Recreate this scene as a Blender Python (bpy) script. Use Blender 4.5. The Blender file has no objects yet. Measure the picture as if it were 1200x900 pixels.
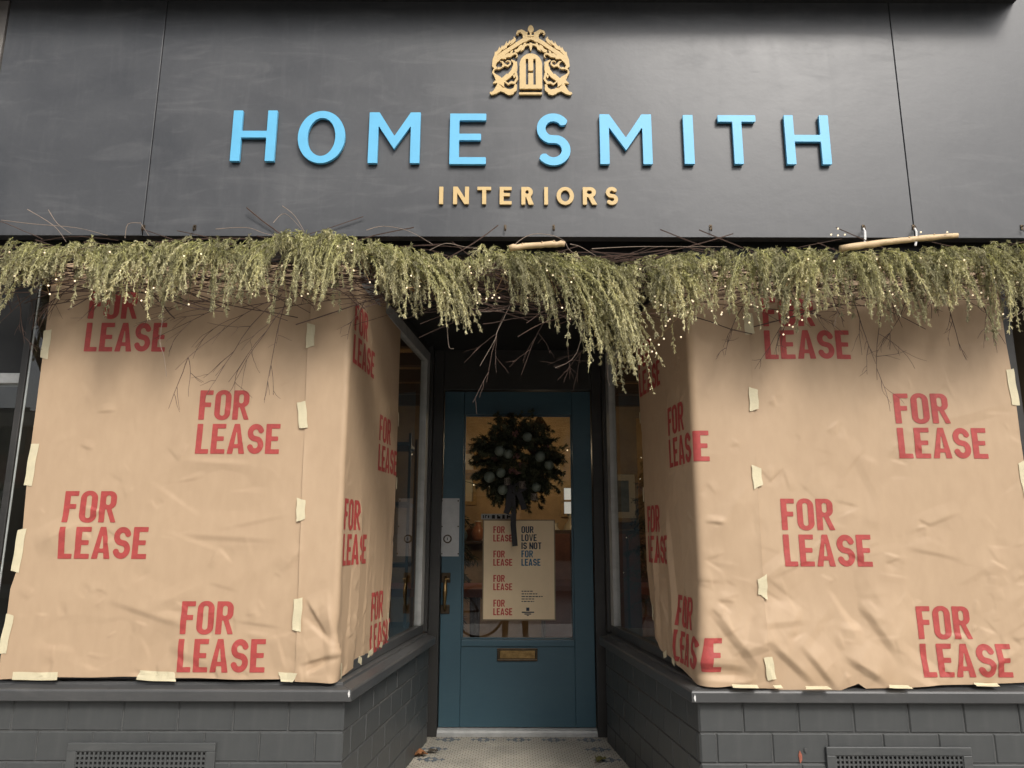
import bpy, bmesh, math, random
import numpy as np
from mathutils import Vector, Matrix

scene = bpy.context.scene
COL = scene.collection
R = math.radians
PI = math.pi
rng = np.random.default_rng(7)
random.seed(7)

# ------------------------------------------------------------------ camera
CAM = np.array([0.0, -3.05, 1.13])
PITCH, ROLL, FPX = R(11.8), R(0.15), 880.0
cd = bpy.data.cameras.new('camera')
cam = bpy.data.objects.new('camera', cd)
COL.objects.link(cam)
cam.location = CAM
cam.rotation_euler = (Matrix.Rotation(R(90) + PITCH, 3, 'X') @ Matrix.Rotation(ROLL, 3, 'Z')).to_euler()
cd.sensor_width = 36
cd.lens = FPX / 1200 * 36
cd.clip_start, cd.clip_end = 0.02, 500
scene.camera = cam

# ------------------------------------------------------------------ world, sun, exposure
SUN_EL, SUN_AZ = R(42), R(25)          # azimuth measured from the facade normal, to the right
w = bpy.data.worlds.new('World')
scene.world = w
w.use_nodes = True
nt = w.node_tree
bg = nt.nodes['Background']
sky = nt.nodes.new('ShaderNodeTexSky')
sky.sky_type = 'NISHITA'
sky.sun_disc = False
sky.sun_elevation = SUN_EL
sky.sun_rotation = PI - SUN_AZ
sky.air_density, sky.dust_density, sky.ozone_density = 1.0, 4.0, 1.0
hs = nt.nodes.new('ShaderNodeHueSaturation')
hs.inputs['Saturation'].default_value = 0.30
nt.links.new(sky.outputs[0], hs.inputs['Color'])
nt.links.new(hs.outputs[0], bg.inputs['Color'])
bg.inputs['Strength'].default_value = 0.15
sl = bpy.data.lights.new('sun', 'SUN')
sl.energy, sl.angle, sl.color = 1.5, R(13), (1.0, 0.95, 0.88)
so = bpy.data.objects.new('sun', sl)
COL.objects.link(so)
sd = Vector((math.sin(SUN_AZ) * math.cos(SUN_EL), -math.cos(SUN_AZ) * math.cos(SUN_EL), math.sin(SUN_EL)))
so.rotation_euler = sd.to_track_quat('Z', 'Y').to_euler()
so.location = (3, -8, 9)
scene.view_settings.view_transform = 'Standard'
scene.view_settings.look = 'None'
scene.view_settings.exposure = 0.42
scene.view_settings.gamma = 1.0
scene.render.engine = 'CYCLES'

# ------------------------------------------------------------------ helpers
_Rm = np.array(cam.rotation_euler.to_matrix())


def P(px, py, Y):
    """point of the plane y = Y seen at photograph pixel (px, py)"""
    d = _Rm @ np.array([(px - 600) / FPX, (450 - py) / FPX, -1.0])
    return CAM + d * (Y - CAM[1]) / d[1]


def tag(o, label=None, cat=None, group=None, kind=None):
    if label: o['label'] = label
    if cat: o['category'] = cat
    if group: o['group'] = group
    if kind: o['kind'] = kind
    return o


def empty(name, loc, label, cat, group=None, rz=0.0):
    o = bpy.data.objects.new(name, None)
    o.empty_display_size = 0.1
    COL.objects.link(o)
    o.location = loc
    o.rotation_euler = (0, 0, rz)
    return tag(o, label, cat, group)


def link(name, me, m=None, parent=None, loc=None):
    """me in world coordinates (or local to loc); kept in place under its parent"""
    o = bpy.data.objects.new(name, me)
    COL.objects.link(o)
    if m is not None and not me.materials:
        for k in (m if isinstance(m, (list, tuple)) else [m]):
            me.materials.append(k)
    if loc is not None: o.location = loc
    if parent is not None:
        o.parent = parent
        pm = Matrix.Identity(4)
        chain = []
        p = parent
        while p is not None:
            chain.append(p); p = p.parent
        for p in reversed(chain):
            pm = pm @ p.matrix_parent_inverse @ p.matrix_basis
        o.matrix_parent_inverse = pm.inverted()
    return o


class MB:
    def __init__(s):
        s.v, s.f, s.m = [], [], []

    def add(s, vs, fs, mi=0):
        o = len(s.v)
        s.v += [tuple(float(c) for c in p) for p in vs]
        s.f += [tuple(i + o for i in f) for f in fs]
        s.m += [mi] * len(fs)

    def box(s, a, b, mi=0, ch=0.0):
        a = np.minimum(a, b).astype(float) if True else a
        (x0, y0, z0) = a
        (x1, y1, z1) = np.maximum(a, b)
        s.hexa([(x0, y0, z0), (x1, y0, z0), (x1, y1, z0), (x0, y1, z0),
                (x0, y0, z1), (x1, y0, z1), (x1, y1, z1), (x0, y1, z1)], mi)

    def hexa(s, c, mi=0):
        s.add(c, [(0, 3, 2, 1), (4, 5, 6, 7), (0, 1, 5, 4), (1, 2, 6, 5), (2, 3, 7, 6), (3, 0, 4, 7)], mi)

    def tube(s, pts, rad, n=6, mi=0, caps=True):
        pts = [np.array(p, float) for p in pts]
        rr = [rad] * len(pts) if np.isscalar(rad) else list(rad)
        vs, fs = [], []
        up = np.array([0.123, 0.31, 0.94])
        for i, p in enumerate(pts):
            t = pts[min(i + 1, len(pts) - 1)] - pts[max(i - 1, 0)]
            t /= (np.linalg.norm(t) + 1e-9)
            a = np.cross(t, up); na = np.linalg.norm(a)
            if na < 1e-3: a = np.cross(t, [1, 0, 0]); na = np.linalg.norm(a)
            a /= na
            b = np.cross(t, a)
            up = -np.cross(t, a) if False else up
            for k in range(n):
                an = 2 * PI * k / n
                vs.append(p + rr[i] * (math.cos(an) * a + math.sin(an) * b))
        for i in range(len(pts) - 1):
            for k in range(n):
                k2 = (k + 1) % n
                fs.append((i * n + k, i * n + k2, (i + 1) * n + k2, (i + 1) * n + k))
        if caps:
            fs.append(tuple(range(n - 1, -1, -1)))
            fs.append(tuple((len(pts) - 1) * n + k for k in range(n)))
        s.add(vs, fs, mi)

    def prism(s, prof, a, b, mi=0):
        """profile (list of 3-D offsets) swept from section a to section b: lists of points"""
        n = len(a)
        s.add(list(a) + list(b), [tuple(range(n)), tuple(range(2 * n - 1, n - 1, -1))] +
              [(i, i + n, (i + 1) % n + n, (i + 1) % n) for i in range(n)], mi)

    def mesh(s, name, smooth=False, fix=True):
        me = bpy.data.meshes.new(name)
        me.from_pydata(s.v, [], s.f)
        if any(s.m): me.polygons.foreach_set('material_index', s.m)
        if fix:
            bm = bmesh.new(); bm.from_mesh(me)
            bmesh.ops.recalc_face_normals(bm, faces=bm.faces)
            bm.to_mesh(me); bm.free()
        if smooth: me.polygons.foreach_set('use_smooth', [True] * len(me.polygons))
        me.update()
        return me

    def build(s, name, m, parent=None, bevel=0.0, smooth=False, loc=None):
        o = link(name, s.mesh(name, smooth), m, parent, loc)
        if bevel:
            b = o.modifiers.new('bevel', 'BEVEL')
            b.width = bevel; b.segments = 2; b.limit_method = 'ANGLE'
        return o


# ------------------------------------------------------------------ materials
def mat(name, col, rough=0.6, var=0.0, vscale=8.0, bump=0.0, bscale=40.0, metal=0.0, spec=0.5, stretch=None,
        col2=None, rvar=0.0):
    m = bpy.data.materials.new(name)
    m.use_nodes = True
    t = m.node_tree; N = t.nodes; L = t.links
    b = N['Principled BSDF']
    b.inputs['Roughness'].default_value = rough
    b.inputs['Metallic'].default_value = metal
    b.inputs['Specular IOR Level'].default_value = spec
    b.inputs['Base Color'].default_value = (*col, 1)
    tc = N.new('ShaderNodeTexCoord')
    vec = tc.outputs['Object']
    if stretch:
        mp = N.new('ShaderNodeMapping'); mp.inputs['Scale'].default_value = stretch
        L.new(vec, mp.inputs['Vector']); vec = mp.outputs[0]
    if var or rvar:
        n = N.new('ShaderNodeTexNoise'); n.inputs['Scale'].default_value = vscale
        n.inputs['Detail'].default_value = 6; n.inputs['Roughness'].default_value = 0.65
        L.new(vec, n.inputs['Vector'])
        r = N.new('ShaderNodeValToRGB')
        r.color_ramp.elements[0].position = 0.3; r.color_ramp.elements[1].position = 0.7
        c2 = col2 or tuple(min(1, c * (1 + var)) for c in col)
        c1 = tuple(c * (1 - var) for c in col) if not col2 else col
        r.color_ramp.elements[0].color = (*c1, 1); r.color_ramp.elements[1].color = (*c2, 1)
        L.new(n.outputs['Fac'], r.inputs[0])
        if var or col2: L.new(r.outputs[0], b.inputs['Base Color'])
        if rvar:
            mr = N.new('ShaderNodeMapRange')
            mr.inputs['To Min'].default_value = rough - rvar; mr.inputs['To Max'].default_value = rough + rvar
            mr.inputs['From Min'].default_value = 0.3; mr.inputs['From Max'].default_value = 0.7
            L.new(n.outputs['Fac'], mr.inputs['Value']); L.new(mr.outputs[0], b.inputs['Roughness'])
    if bump:
        n2 = N.new('ShaderNodeTexNoise'); n2.inputs['Scale'].default_value = bscale
        n2.inputs['Detail'].default_value = 5
        L.new(vec, n2.inputs['Vector'])
        bp = N.new('ShaderNodeBump'); bp.inputs['Strength'].default_value = bump; bp.inputs['Distance'].default_value = 0.01
        L.new(n2.outputs['Fac'], bp.inputs['Height']); L.new(bp.outputs[0], b.inputs['Normal'])
    return m


def emit(name, col, s):
    m = bpy.data.materials.new(name); m.use_nodes = True
    b = m.node_tree.nodes['Principled BSDF']
    b.inputs['Base Color'].default_value = (*col, 1)
    b.inputs['Emission Color'].default_value = (*col, 1)
    b.inputs['Emission Strength'].default_value = s
    return m


def glass(name, tint=(0.93, 0.96, 0.95), boost=2.0):
    m = bpy.data.materials.new(name); m.use_nodes = True
    t = m.node_tree; N = t.nodes; L = t.links
    N.remove(N['Principled BSDF'])
    tr = N.new('ShaderNodeBsdfTransparent'); tr.inputs[0].default_value = (*tint, 1)
    gl = N.new('ShaderNodeBsdfGlossy'); gl.inputs['Roughness'].default_value = 0.0
    fr = N.new('ShaderNodeFresnel'); fr.inputs[0].default_value = 1.5
    ma = N.new('ShaderNodeMath'); ma.operation = 'MULTIPLY'; ma.inputs[1].default_value = boost; ma.use_clamp = True
    mx = N.new('ShaderNodeMixShader')
    # a pane mirrors at its front face only; the exit face just lets the light out
    ge = N.new('ShaderNodeNewGeometry'); iv = N.new('ShaderNodeMath'); iv.operation = 'SUBTRACT'; iv.inputs[0].default_value = 1.0
    m2 = N.new('ShaderNodeMath'); m2.operation = 'MULTIPLY'
    L.new(ge.outputs['Backfacing'], iv.inputs[1]); L.new(fr.outputs[0], ma.inputs[0])
    L.new(ma.outputs[0], m2.inputs[0]); L.new(iv.outputs[0], m2.inputs[1]); L.new(m2.outputs[0], mx.inputs[0])
    L.new(tr.outputs[0], mx.inputs[1]); L.new(gl.outputs[0], mx.inputs[2])
    L.new(mx.outputs[0], N['Material Output'].inputs[0])
    return m


def weathered_paint(name, base, rough, smear, streak_scale=(1.2, 1.2, 6.0), chip=None):
    """painted board: broad mottling, wiped smears and fine scratches"""
    m = bpy.data.materials.new(name); m.use_nodes = True
    t = m.node_tree; N = t.nodes; L = t.links
    b = N['Principled BSDF']
    tc = N.new('ShaderNodeTexCoord')
    def noise(scale, vec, detail=6, dist=0.0, rgh=0.6):
        n = N.new('ShaderNodeTexNoise'); n.inputs['Scale'].default_value = scale
        n.inputs['Detail'].default_value = detail; n.inputs['Distortion'].default_value = dist
        n.inputs['Roughness'].default_value = rgh
        L.new(vec, n.inputs['Vector']); return n.outputs['Fac']
    def mapping(sc):
        mp = N.new('ShaderNodeMapping'); mp.inputs['Scale'].default_value = sc
        L.new(tc.outputs['Object'], mp.inputs['Vector']); return mp.outputs[0]
    def ramp(fac, a, c):
        r = N.new('ShaderNodeMapRange'); r.inputs['From Min'].default_value = a; r.inputs['From Max'].default_value = c
        L.new(fac, r.inputs['Value']); return r.outputs[0]
    def math_(op, x, y):
        q = N.new('ShaderNodeMath'); q.operation = op
        for i, z in enumerate((x, y)):
            if isinstance(z, (int, float)): q.inputs[i].default_value = z
            else: L.new(z, q.inputs[i])
        return q.outputs[0]
    big = ramp(noise(1.6, tc.outputs['Object'], 4, 0.6), 0.35, 0.7)
    st = ramp(noise(3.0, mapping(streak_scale), 8, 1.8, 0.6), 0.52, 0.80)
    vt = ramp(noise(4.0, mapping((5, 5, 0.7)), 8, 0.4, 0.7), 0.52, 0.8)
    fine = ramp(noise(60, tc.outputs['Object'], 3), 0.3, 0.7)
    sm = math_('ADD', math_('MULTIPLY', st, 0.55), math_('ADD', math_('MULTIPLY', vt, 0.28), math_('MULTIPLY', big, 0.5)))
    sm = math_('ADD', sm, math_('MULTIPLY', fine, 0.08))
    mx = N.new('ShaderNodeMix'); mx.data_type = 'RGBA'; mx.clamp_factor = True
    L.new(sm, mx.inputs[0])
    mx.inputs[6].default_value = (*base, 1); mx.inputs[7].default_value = (*smear, 1)
    out = mx.outputs[2]
    if chip:
        ch = ramp(noise(38, tc.outputs['Object'], 4, 0.5), 0.73, 0.76)
        m2 = N.new('ShaderNodeMix'); m2.data_type = 'RGBA'
        L.new(ch, m2.inputs[0]); L.new(out, m2.inputs[6]); m2.inputs[7].default_value = (*chip, 1)
        out = m2.outputs[2]
    L.new(out, b.inputs['Base Color'])
    L.new(math_('ADD', math_('MULTIPLY', sm, 0.18), rough), b.inputs['Roughness'])
    bp = N.new('ShaderNodeBump'); bp.inputs['Strength'].default_value = 0.08; bp.inputs['Distance'].default_value = 0.01
    L.new(math_('ADD', noise(7, tc.outputs['Object'], 4), math_('MULTIPLY', noise(120, tc.outputs['Object'], 2), 0.15)), bp.inputs['Height'])
    L.new(bp.outputs[0], b.inputs['Normal'])
    return m


M = {}
M['fascia'] = weathered_paint('fascia_paint', (0.044, 0.046, 0.050), 0.34, (0.108, 0.109, 0.112), (0.7, 0.7, 3.2))
M['brickpaint'] = weathered_paint('brick_paint', (0.051, 0.054, 0.054), 0.40, (0.090, 0.091, 0.087), chip=(0.15, 0.15, 0.14))
M['joint'] = mat('painted_joint', (0.082, 0.083, 0.080), 0.7, 0.2, 30, 0.3, 80)
M['frame_dark'] = weathered_paint('dark_frame_paint', (0.026, 0.025, 0.023), 0.42, (0.045, 0.042, 0.038))
M['sillpaint'] = weathered_paint('sill_paint', (0.055, 0.056, 0.056), 0.34, (0.095, 0.092, 0.088))
M['door'] = weathered_paint('door_paint', (0.040, 0.092, 0.122), 0.38, (0.056, 0.114, 0.142), chip=(0.14, 0.18, 0.19))
M['blue'] = mat('sky_blue_acrylic', (0.120, 0.45, 0.70), 0.42, 0.05, 9)
M['gold'] = mat('gold_acrylic', (0.60, 0.42, 0.175), 0.45, 0.08, 20)
M['alu'] = mat('dull_aluminium', (0.46, 0.46, 0.44), 0.42, 0.15, 14, 0.05, 90, metal=0.25)
M['plate'] = mat('brushed_steel', (0.43, 0.43, 0.42), 0.42, 0.08, 20, 0.03, 150, metal=0.6)
M['brass'] = mat('aged_brass', (0.26, 0.17, 0.07), 0.38, 0.4, 30, 0.1, 90, metal=0.9)
M['bronze'] = mat('dark_bronze', (0.075, 0.055, 0.035), 0.35, 0.4, 40, 0.1, 90, metal=0.8)
M['tape'] = mat('masking_tape', (0.72, 0.64, 0.43), 0.6, 0.06, 30, 0.08, 160)
_t = M['tape'].node_tree; _mx = _t.nodes.new('ShaderNodeMixShader'); _tr = _t.nodes.new('ShaderNodeBsdfTransparent'); _mx.inputs[0].default_value = .16
_t.links.new(_t.nodes['Principled BSDF'].outputs[0], _mx.inputs[1]); _t.links.new(_tr.outputs[0], _mx.inputs[2]); _t.links.new(_mx.outputs[0], _t.nodes['Material Output'].inputs[0])
M['print'] = mat('red_print', (0.38, 0.056, 0.048), 0.62, 0.16, 45)
M['glass'] = glass('shop_glass')
M['doorglass'] = glass('door_glass', (0.95, 0.97, 0.95), 3.2)
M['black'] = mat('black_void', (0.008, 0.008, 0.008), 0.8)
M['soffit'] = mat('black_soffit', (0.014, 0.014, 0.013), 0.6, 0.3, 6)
M['pave'] = mat('concrete', (0.30, 0.29, 0.27), 0.85, 0.15, 5, 0.3, 60)
M['asphalt'] = mat('asphalt', (0.05, 0.05, 0.052), 0.85, 0.25, 12, 0.4, 150)
M['white_chip'] = mat('bare_white_chip', (0.7, 0.69, 0.66), 0.7)
M['red_chip'] = mat('bare_red_brick', (0.33, 0.10, 0.06), 0.8, 0.3, 60, 0.4, 90)


def paper_material():
    m = bpy.data.materials.new('kraft_paper'); m.use_nodes = True
    t = m.node_tree; N = t.nodes; L = t.links
    b = N['Principled BSDF']; b.inputs['Roughness'].default_value = 0.58
    b.inputs['Specular IOR Level'].default_value = 0.35
    tc = N.new('ShaderNodeTexCoord')
    mp = N.new('ShaderNodeMapping'); mp.inputs['Scale'].default_value = (9, 9, 4)
    L.new(tc.outputs['Object'], mp.inputs[0])
    n = N.new('ShaderNodeTexNoise'); n.inputs['Scale'].default_value = 3; n.inputs['Detail'].default_value = 6
    L.new(mp.outputs[0], n.inputs[0])
    n2 = N.new('ShaderNodeTexNoise'); n2.inputs['Scale'].default_value = 2.2; n2.inputs['Detail'].default_value = 5
    L.new(tc.outputs['Object'], n2.inputs[0])
    ad = N.new('ShaderNodeMath'); ad.operation = 'ADD'
    L.new(n.outputs[0], ad.inputs[0]); L.new(n2.outputs[0], ad.inputs[1])
    r = N.new('ShaderNodeValToRGB')
    r.color_ramp.elements[0].position = 0.35; r.color_ramp.elements[1].position = 0.65
    r.color_ramp.elements[0].color = (0.442, 0.310, 0.196, 1); r.color_ramp.elements[1].color = (0.484, 0.344, 0.220, 1)
    hf = N.new('ShaderNodeMath'); hf.operation = 'MULTIPLY'; hf.inputs[1].default_value = 0.5
    L.new(ad.outputs[0], hf.inputs[0]); L.new(hf.outputs[0], r.inputs[0]); L.new(r.outputs[0], b.inputs['Base Color'])
    n3 = N.new('ShaderNodeTexNoise'); n3.inputs['Scale'].default_value = 9; n3.inputs['Detail'].default_value = 8
    n3.inputs['Distortion'].default_value = 0.8
    L.new(tc.outputs['Object'], n3.inputs[0])
    vo = N.new('ShaderNodeTexVoronoi'); vo.inputs['Scale'].default_value = 7; vo.feature = 'F1'
    wp = N.new('ShaderNodeMix'); wp.data_type = 'VECTOR'; wp.inputs[0].default_value = 0.10
    L.new(tc.outputs['Object'], wp.inputs[4]); L.new(n2.outputs['Color'], wp.inputs[5]); L.new(wp.outputs[1], vo.inputs[0])
    s2 = N.new('ShaderNodeMath'); s2.operation = 'ADD'
    mm = N.new('ShaderNodeMath'); mm.operation = 'MULTIPLY'; mm.inputs[1].default_value = 0.5
    L.new(n3.outputs[0], mm.inputs[0]); L.new(mm.outputs[0], s2.inputs[0]); L.new(vo.outputs['Distance'], s2.inputs[1])
    bp = N.new('ShaderNodeBump'); bp.inputs['Strength'].default_value = 0.06; bp.inputs['Distance'].default_value = 0.02
    L.new(s2.outputs[0], bp.inputs['Height']); L.new(bp.outputs[0], b.inputs['Normal'])
    return m


M['paper'] = paper_material()


# ------------------------------------------------------------------ lettering: signed distance fields meshed by marching squares
def d_poly(pts):
    pts = np.array(pts, float)
    def f(x, y):
        d = np.full(x.shape, 1e9); s = np.ones(x.shape)
        n = len(pts)
        for i in range(n):
            a, b = pts[i], pts[i - 1]
            ex, ey = b - a
            wx, wy = x - a[0], y - a[1]
            t = np.clip((wx * ex + wy * ey) / (ex * ex + ey * ey), 0, 1)
            bx, by = wx - ex * t, wy - ey * t
            d = np.minimum(d, bx * bx + by * by)
            c1 = y >= a[1]; c2 = y < b[1]; c3 = ex * wy > ey * wx
            s = np.where((c1 & c2 & c3) | (~c1 & ~c2 & ~c3), -s, s)
        return s * np.sqrt(d)
    return f


def d_rect(x0, y0, x1, y1): return d_poly([(x0, y0), (x1, y0), (x1, y1), (x0, y1)])


def d_rr(x0, y0, x1, y1, r):
    cx, cy, hx, hy = (x0 + x1) / 2, (y0 + y1) / 2, abs(x1 - x0) / 2, abs(y1 - y0) / 2
    r = min(r, hx, hy)
    def f(x, y):
        qx, qy = np.abs(x - cx) - hx + r, np.abs(y - cy) - hy + r
        return np.hypot(np.maximum(qx, 0), np.maximum(qy, 0)) + np.minimum(np.maximum(qx, qy), 0) - r
    return f


def d_ell(cx, cy, rx, ry):
    def f(x, y):
        k = np.hypot((x - cx) / rx, (y - cy) / ry)
        return (k - 1) * min(rx, ry)
    return f


def U(*fs): return lambda x, y: np.minimum.reduce([f(x, y) for f in fs])
def SUB(a, *bs): return lambda x, y: np.maximum.reduce([a(x, y)] + [-b(x, y) for b in bs])
def INT(*fs): return lambda x, y: np.maximum.reduce([f(x, y) for f in fs])


def d_path(pts, butt=True):
    """stroke through (x, y, width); flat ends when butt"""
    def f(x, y):
        d = np.full(x.shape, 1e9)
        for i in range(len(pts) - 1):
            (ax, ay, aw), (bx, by, bw) = pts[i], pts[i + 1]
            ex, ey = bx - ax, by - ay
            L2 = ex * ex + ey * ey + 1e-12
            t = np.clip(((x - ax) * ex + (y - ay) * ey) / L2, 0, 1)
            dd = np.hypot(x - ax - ex * t, y - ay - ey * t) - (aw + (bw - aw) * t) / 2
            if butt:
                tt = ((x - ax) * ex + (y - ay) * ey) / math.sqrt(L2)
                if i == 0: dd = np.maximum(dd, -tt)
                if i == len(pts) - 2: dd = np.maximum(dd, tt - math.sqrt(L2))
            d = np.minimum(d, dd)
        return d
    return f


def arc(cx, cy, rx, ry, a0, a1, n=16):
    return [(cx + rx * math.cos(R(a0 + (a1 - a0) * i / n)), cy + ry * math.sin(R(a0 + (a1 - a0) * i / n))) for i in range(n + 1)]


def mesh2d(f, x0, y0, x1, y1, res):
    nx, ny = int(math.ceil((x1 - x0) / res)) + 1, int(math.ceil((y1 - y0) / res)) + 1
    xs, ys = x0 + np.arange(nx) * res, y0 + np.arange(ny) * res
    X, Yg = np.meshgrid(xs, ys, indexing='ij')
    D = f(X, Yg)
    D = np.where(np.abs(D) < 1e-7, 1e-7, D)
    vid, V, F = {}, [], []
    def corner(i, j):
        k = (i, j)
        if k not in vid: vid[k] = len(V); V.append((xs[i], ys[j]))
        return vid[k]
    def cut(i, j, i2, j2):
        k = (i, j, i2, j2) if (i, j) < (i2, j2) else (i2, j2, i, j)
        if k not in vid:
            a, b = D[k[0], k[1]], D[k[2], k[3]]
            t = a / (a - b)
            vid[k] = len(V)
            V.append((xs[k[0]] + t * (xs[k[2]] - xs[k[0]]), ys[k[1]] + t * (ys[k[3]] - ys[k[1]])))
        return vid[k]
    ins = D < 0
    cnt = ins[:-1, :-1].astype(int) + ins[1:, :-1] + ins[1:, 1:] + ins[:-1, 1:]
    for i, j in zip(*np.nonzero(cnt)):
        cs = [(i, j), (i + 1, j), (i + 1, j + 1), (i, j + 1)]
        if cnt[i, j] == 4:
            F.append(tuple(corner(*c) for c in cs)); continue
        if cnt[i, j] == 2 and ins[cs[0]] == ins[cs[2]]:
            for k in range(4):
                if ins[cs[k]]:
                    F.append((corner(*cs[k]), cut(*cs[k], *cs[(k + 1) % 4]), cut(*cs[k], *cs[k - 1])))
            continue
        poly = []
        for k in range(4):
            a, b = cs[k], cs[(k + 1) % 4]
            if ins[a]: poly.append(corner(*a))
            if ins[a] != ins[b]: poly.append(cut(*a, *b))
        if len(poly) > 2: F.append(tuple(poly))
    return np.array(V), F


def solid(name, V, F, y_front, y_back, m, parent, off=(0, 0)):
    """flat outline (x,z) extruded from y_back to y_front; back left open against the board"""
    mb = MB()
    n = len(V)
    vs = [(x + off[0], y_front, z + off[1]) for x, z in V] + [(x + off[0], y_back, z + off[1]) for x, z in V]
    fs = list(F)
    ed = {}
    for f in F:
        for a, b in zip(f, f[1:] + f[:1]):
            ed[(a, b)] = 1
    for (a, b) in ed:
        if (b, a) not in ed: fs.append((b, a, a + n, b + n))
    mb.add(vs, fs)
    me = mb.mesh(name, fix=False)
    return link(name, me, m, parent)


# condensed bold letters (cap height 1)
CT = 0.19
def c_F(): return U(d_rect(0, 0, CT, 1), d_rect(0, 1 - .155, .44, 1), d_rect(0, .43, .39, .585)), .44
def c_L(): return U(d_rect(0, 0, CT, 1), d_rect(0, 0, .43, .155)), .43
def c_E(): return U(d_rect(0, 0, CT, 1), d_rect(0, 1 - .155, .46, 1), d_rect(0, 0, .46, .155), d_rect(0, .43, .41, .58)), .46
def c_O(): return SUB(d_rr(0, -.01, .54, 1.01, .25), d_rr(CT, .135, .54 - CT, .865, .12)), .54
def c_U(): return INT(SUB(d_rr(0, -.01, .53, 1.5, .25), d_rr(CT, .135, .53 - CT, 1.7, .11)), d_rect(-1, -1, 2, 1)), .53
def c_R(): return U(d_rect(0, 0, CT, 1), SUB(d_rr(0, .42, .53, 1, .22), d_rr(CT, .555, .53 - CT, .865, .10), d_rect(-1, .43, .08, .99)),
                    d_poly([(.20, .5), (.36, .5), (.56, 0), (.395, 0)])), .56
def c_A(): return U(SUB(d_poly([(0, 0), (.20, 1), (.38, 1), (.58, 0)]), d_poly([(.19, 0), (.29, .80), (.39, 0)])), d_rect(.12, .19, .46, .32)), .58
def c_V(): return SUB(d_poly([(0, 1), (.20, 0), (.36, 0), (.56, 1)]), d_poly([(.155, 1), (.28, .2), (.405, 1)])), .56
def c_I(): return d_rect(0, 0, CT, 1), CT
def c_T(): return U(d_rect(.17, 0, .17 + CT, 1), d_rect(0, .86, .495, 1)), .495
def c_N(): return U(d_rect(0, 0, CT, 1), d_rect(.40, 0, .40 + CT, 1), d_poly([(0, 1), (.17, 1), (.555, 0), (.385, 0)])), .555
def s_pts(wd, h, t):
    r = wd / 2 - t / 2
    ry = (h - t) / 4
    cx = wd / 2
    top = arc(cx, h - t / 2 - ry, r, ry, 8, 245, 20)
    bot = arc(cx, t / 2 + ry, r, ry, 65, -172, 20)
    return [(x, y, t) for x, y in top + bot]
def c_S(): return d_path(s_pts(.54, 1.0, .182)), .53
CG = dict(F=c_F, L=c_L, E=c_E, O=c_O, U=c_U, R=c_R, A=c_A, V=c_V, I=c_I, T=c_T, N=c_N, S=c_S)


def text2d(lines, pitch=1.16, gap=.072, space=.28, res=.02):
    """2-D mesh of condensed text: first line on top, last baseline at 0, cap height 1"""
    VV, FF = [], []
    for li, s in enumerate(lines):
        x, y = 0.0, (len(lines) - 1 - li) * pitch
        for ch in s:
            if ch == ' ': x += space; continue
            f, wd = CG[ch]()
            V, F = mesh2d(f, -.05, -.06, wd + .06, 1.06, res)
            o = sum(len(v) for v in VV)
            VV.append(V + np.array([x, y])); FF += [tuple(i + o for i in q) for q in F]
            x += wd + gap
    return np.vstack(VV), FF


# ------------------------------------------------------------------ ground and street (the street behind the camera shows in the glass)
def sheet(name, x0, x1, y0, y1, z, m, zb=None):
    mb = MB()
    mb.box((x0, y0, z - 0.15 if zb is None else zb), (x1, y1, z))
    return tag(mb.build(name, m), kind='structure')


sheet('pavement', -30, 30, -5.4, 0.02, -0.12, M['pave'])
sheet('kerb', -30, 30, -5.56, -5.4, -0.13, mat('kerb_stone', (0.33, 0.32, 0.30), 0.8, 0.1, 6), -0.4)
sheet('road', -60, 60, -60, -5.56, -0.25, M['asphalt'], -0.5)
sheet('ground', -60, 60, 0.02, 40, -0.20, M['pave'], -0.4)

# entry floor: small hexagonal tiles with flower border
ZF = 0.0
LB, RB = np.array([-0.484, 1.60]), np.array([0.554, 1.60])          # rear ends of the brick sides
LC, RC = np.array([-0.636, 0.0]), np.array([0.713, 0.0])            # front corners
DOOR_Y = 1.75


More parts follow.
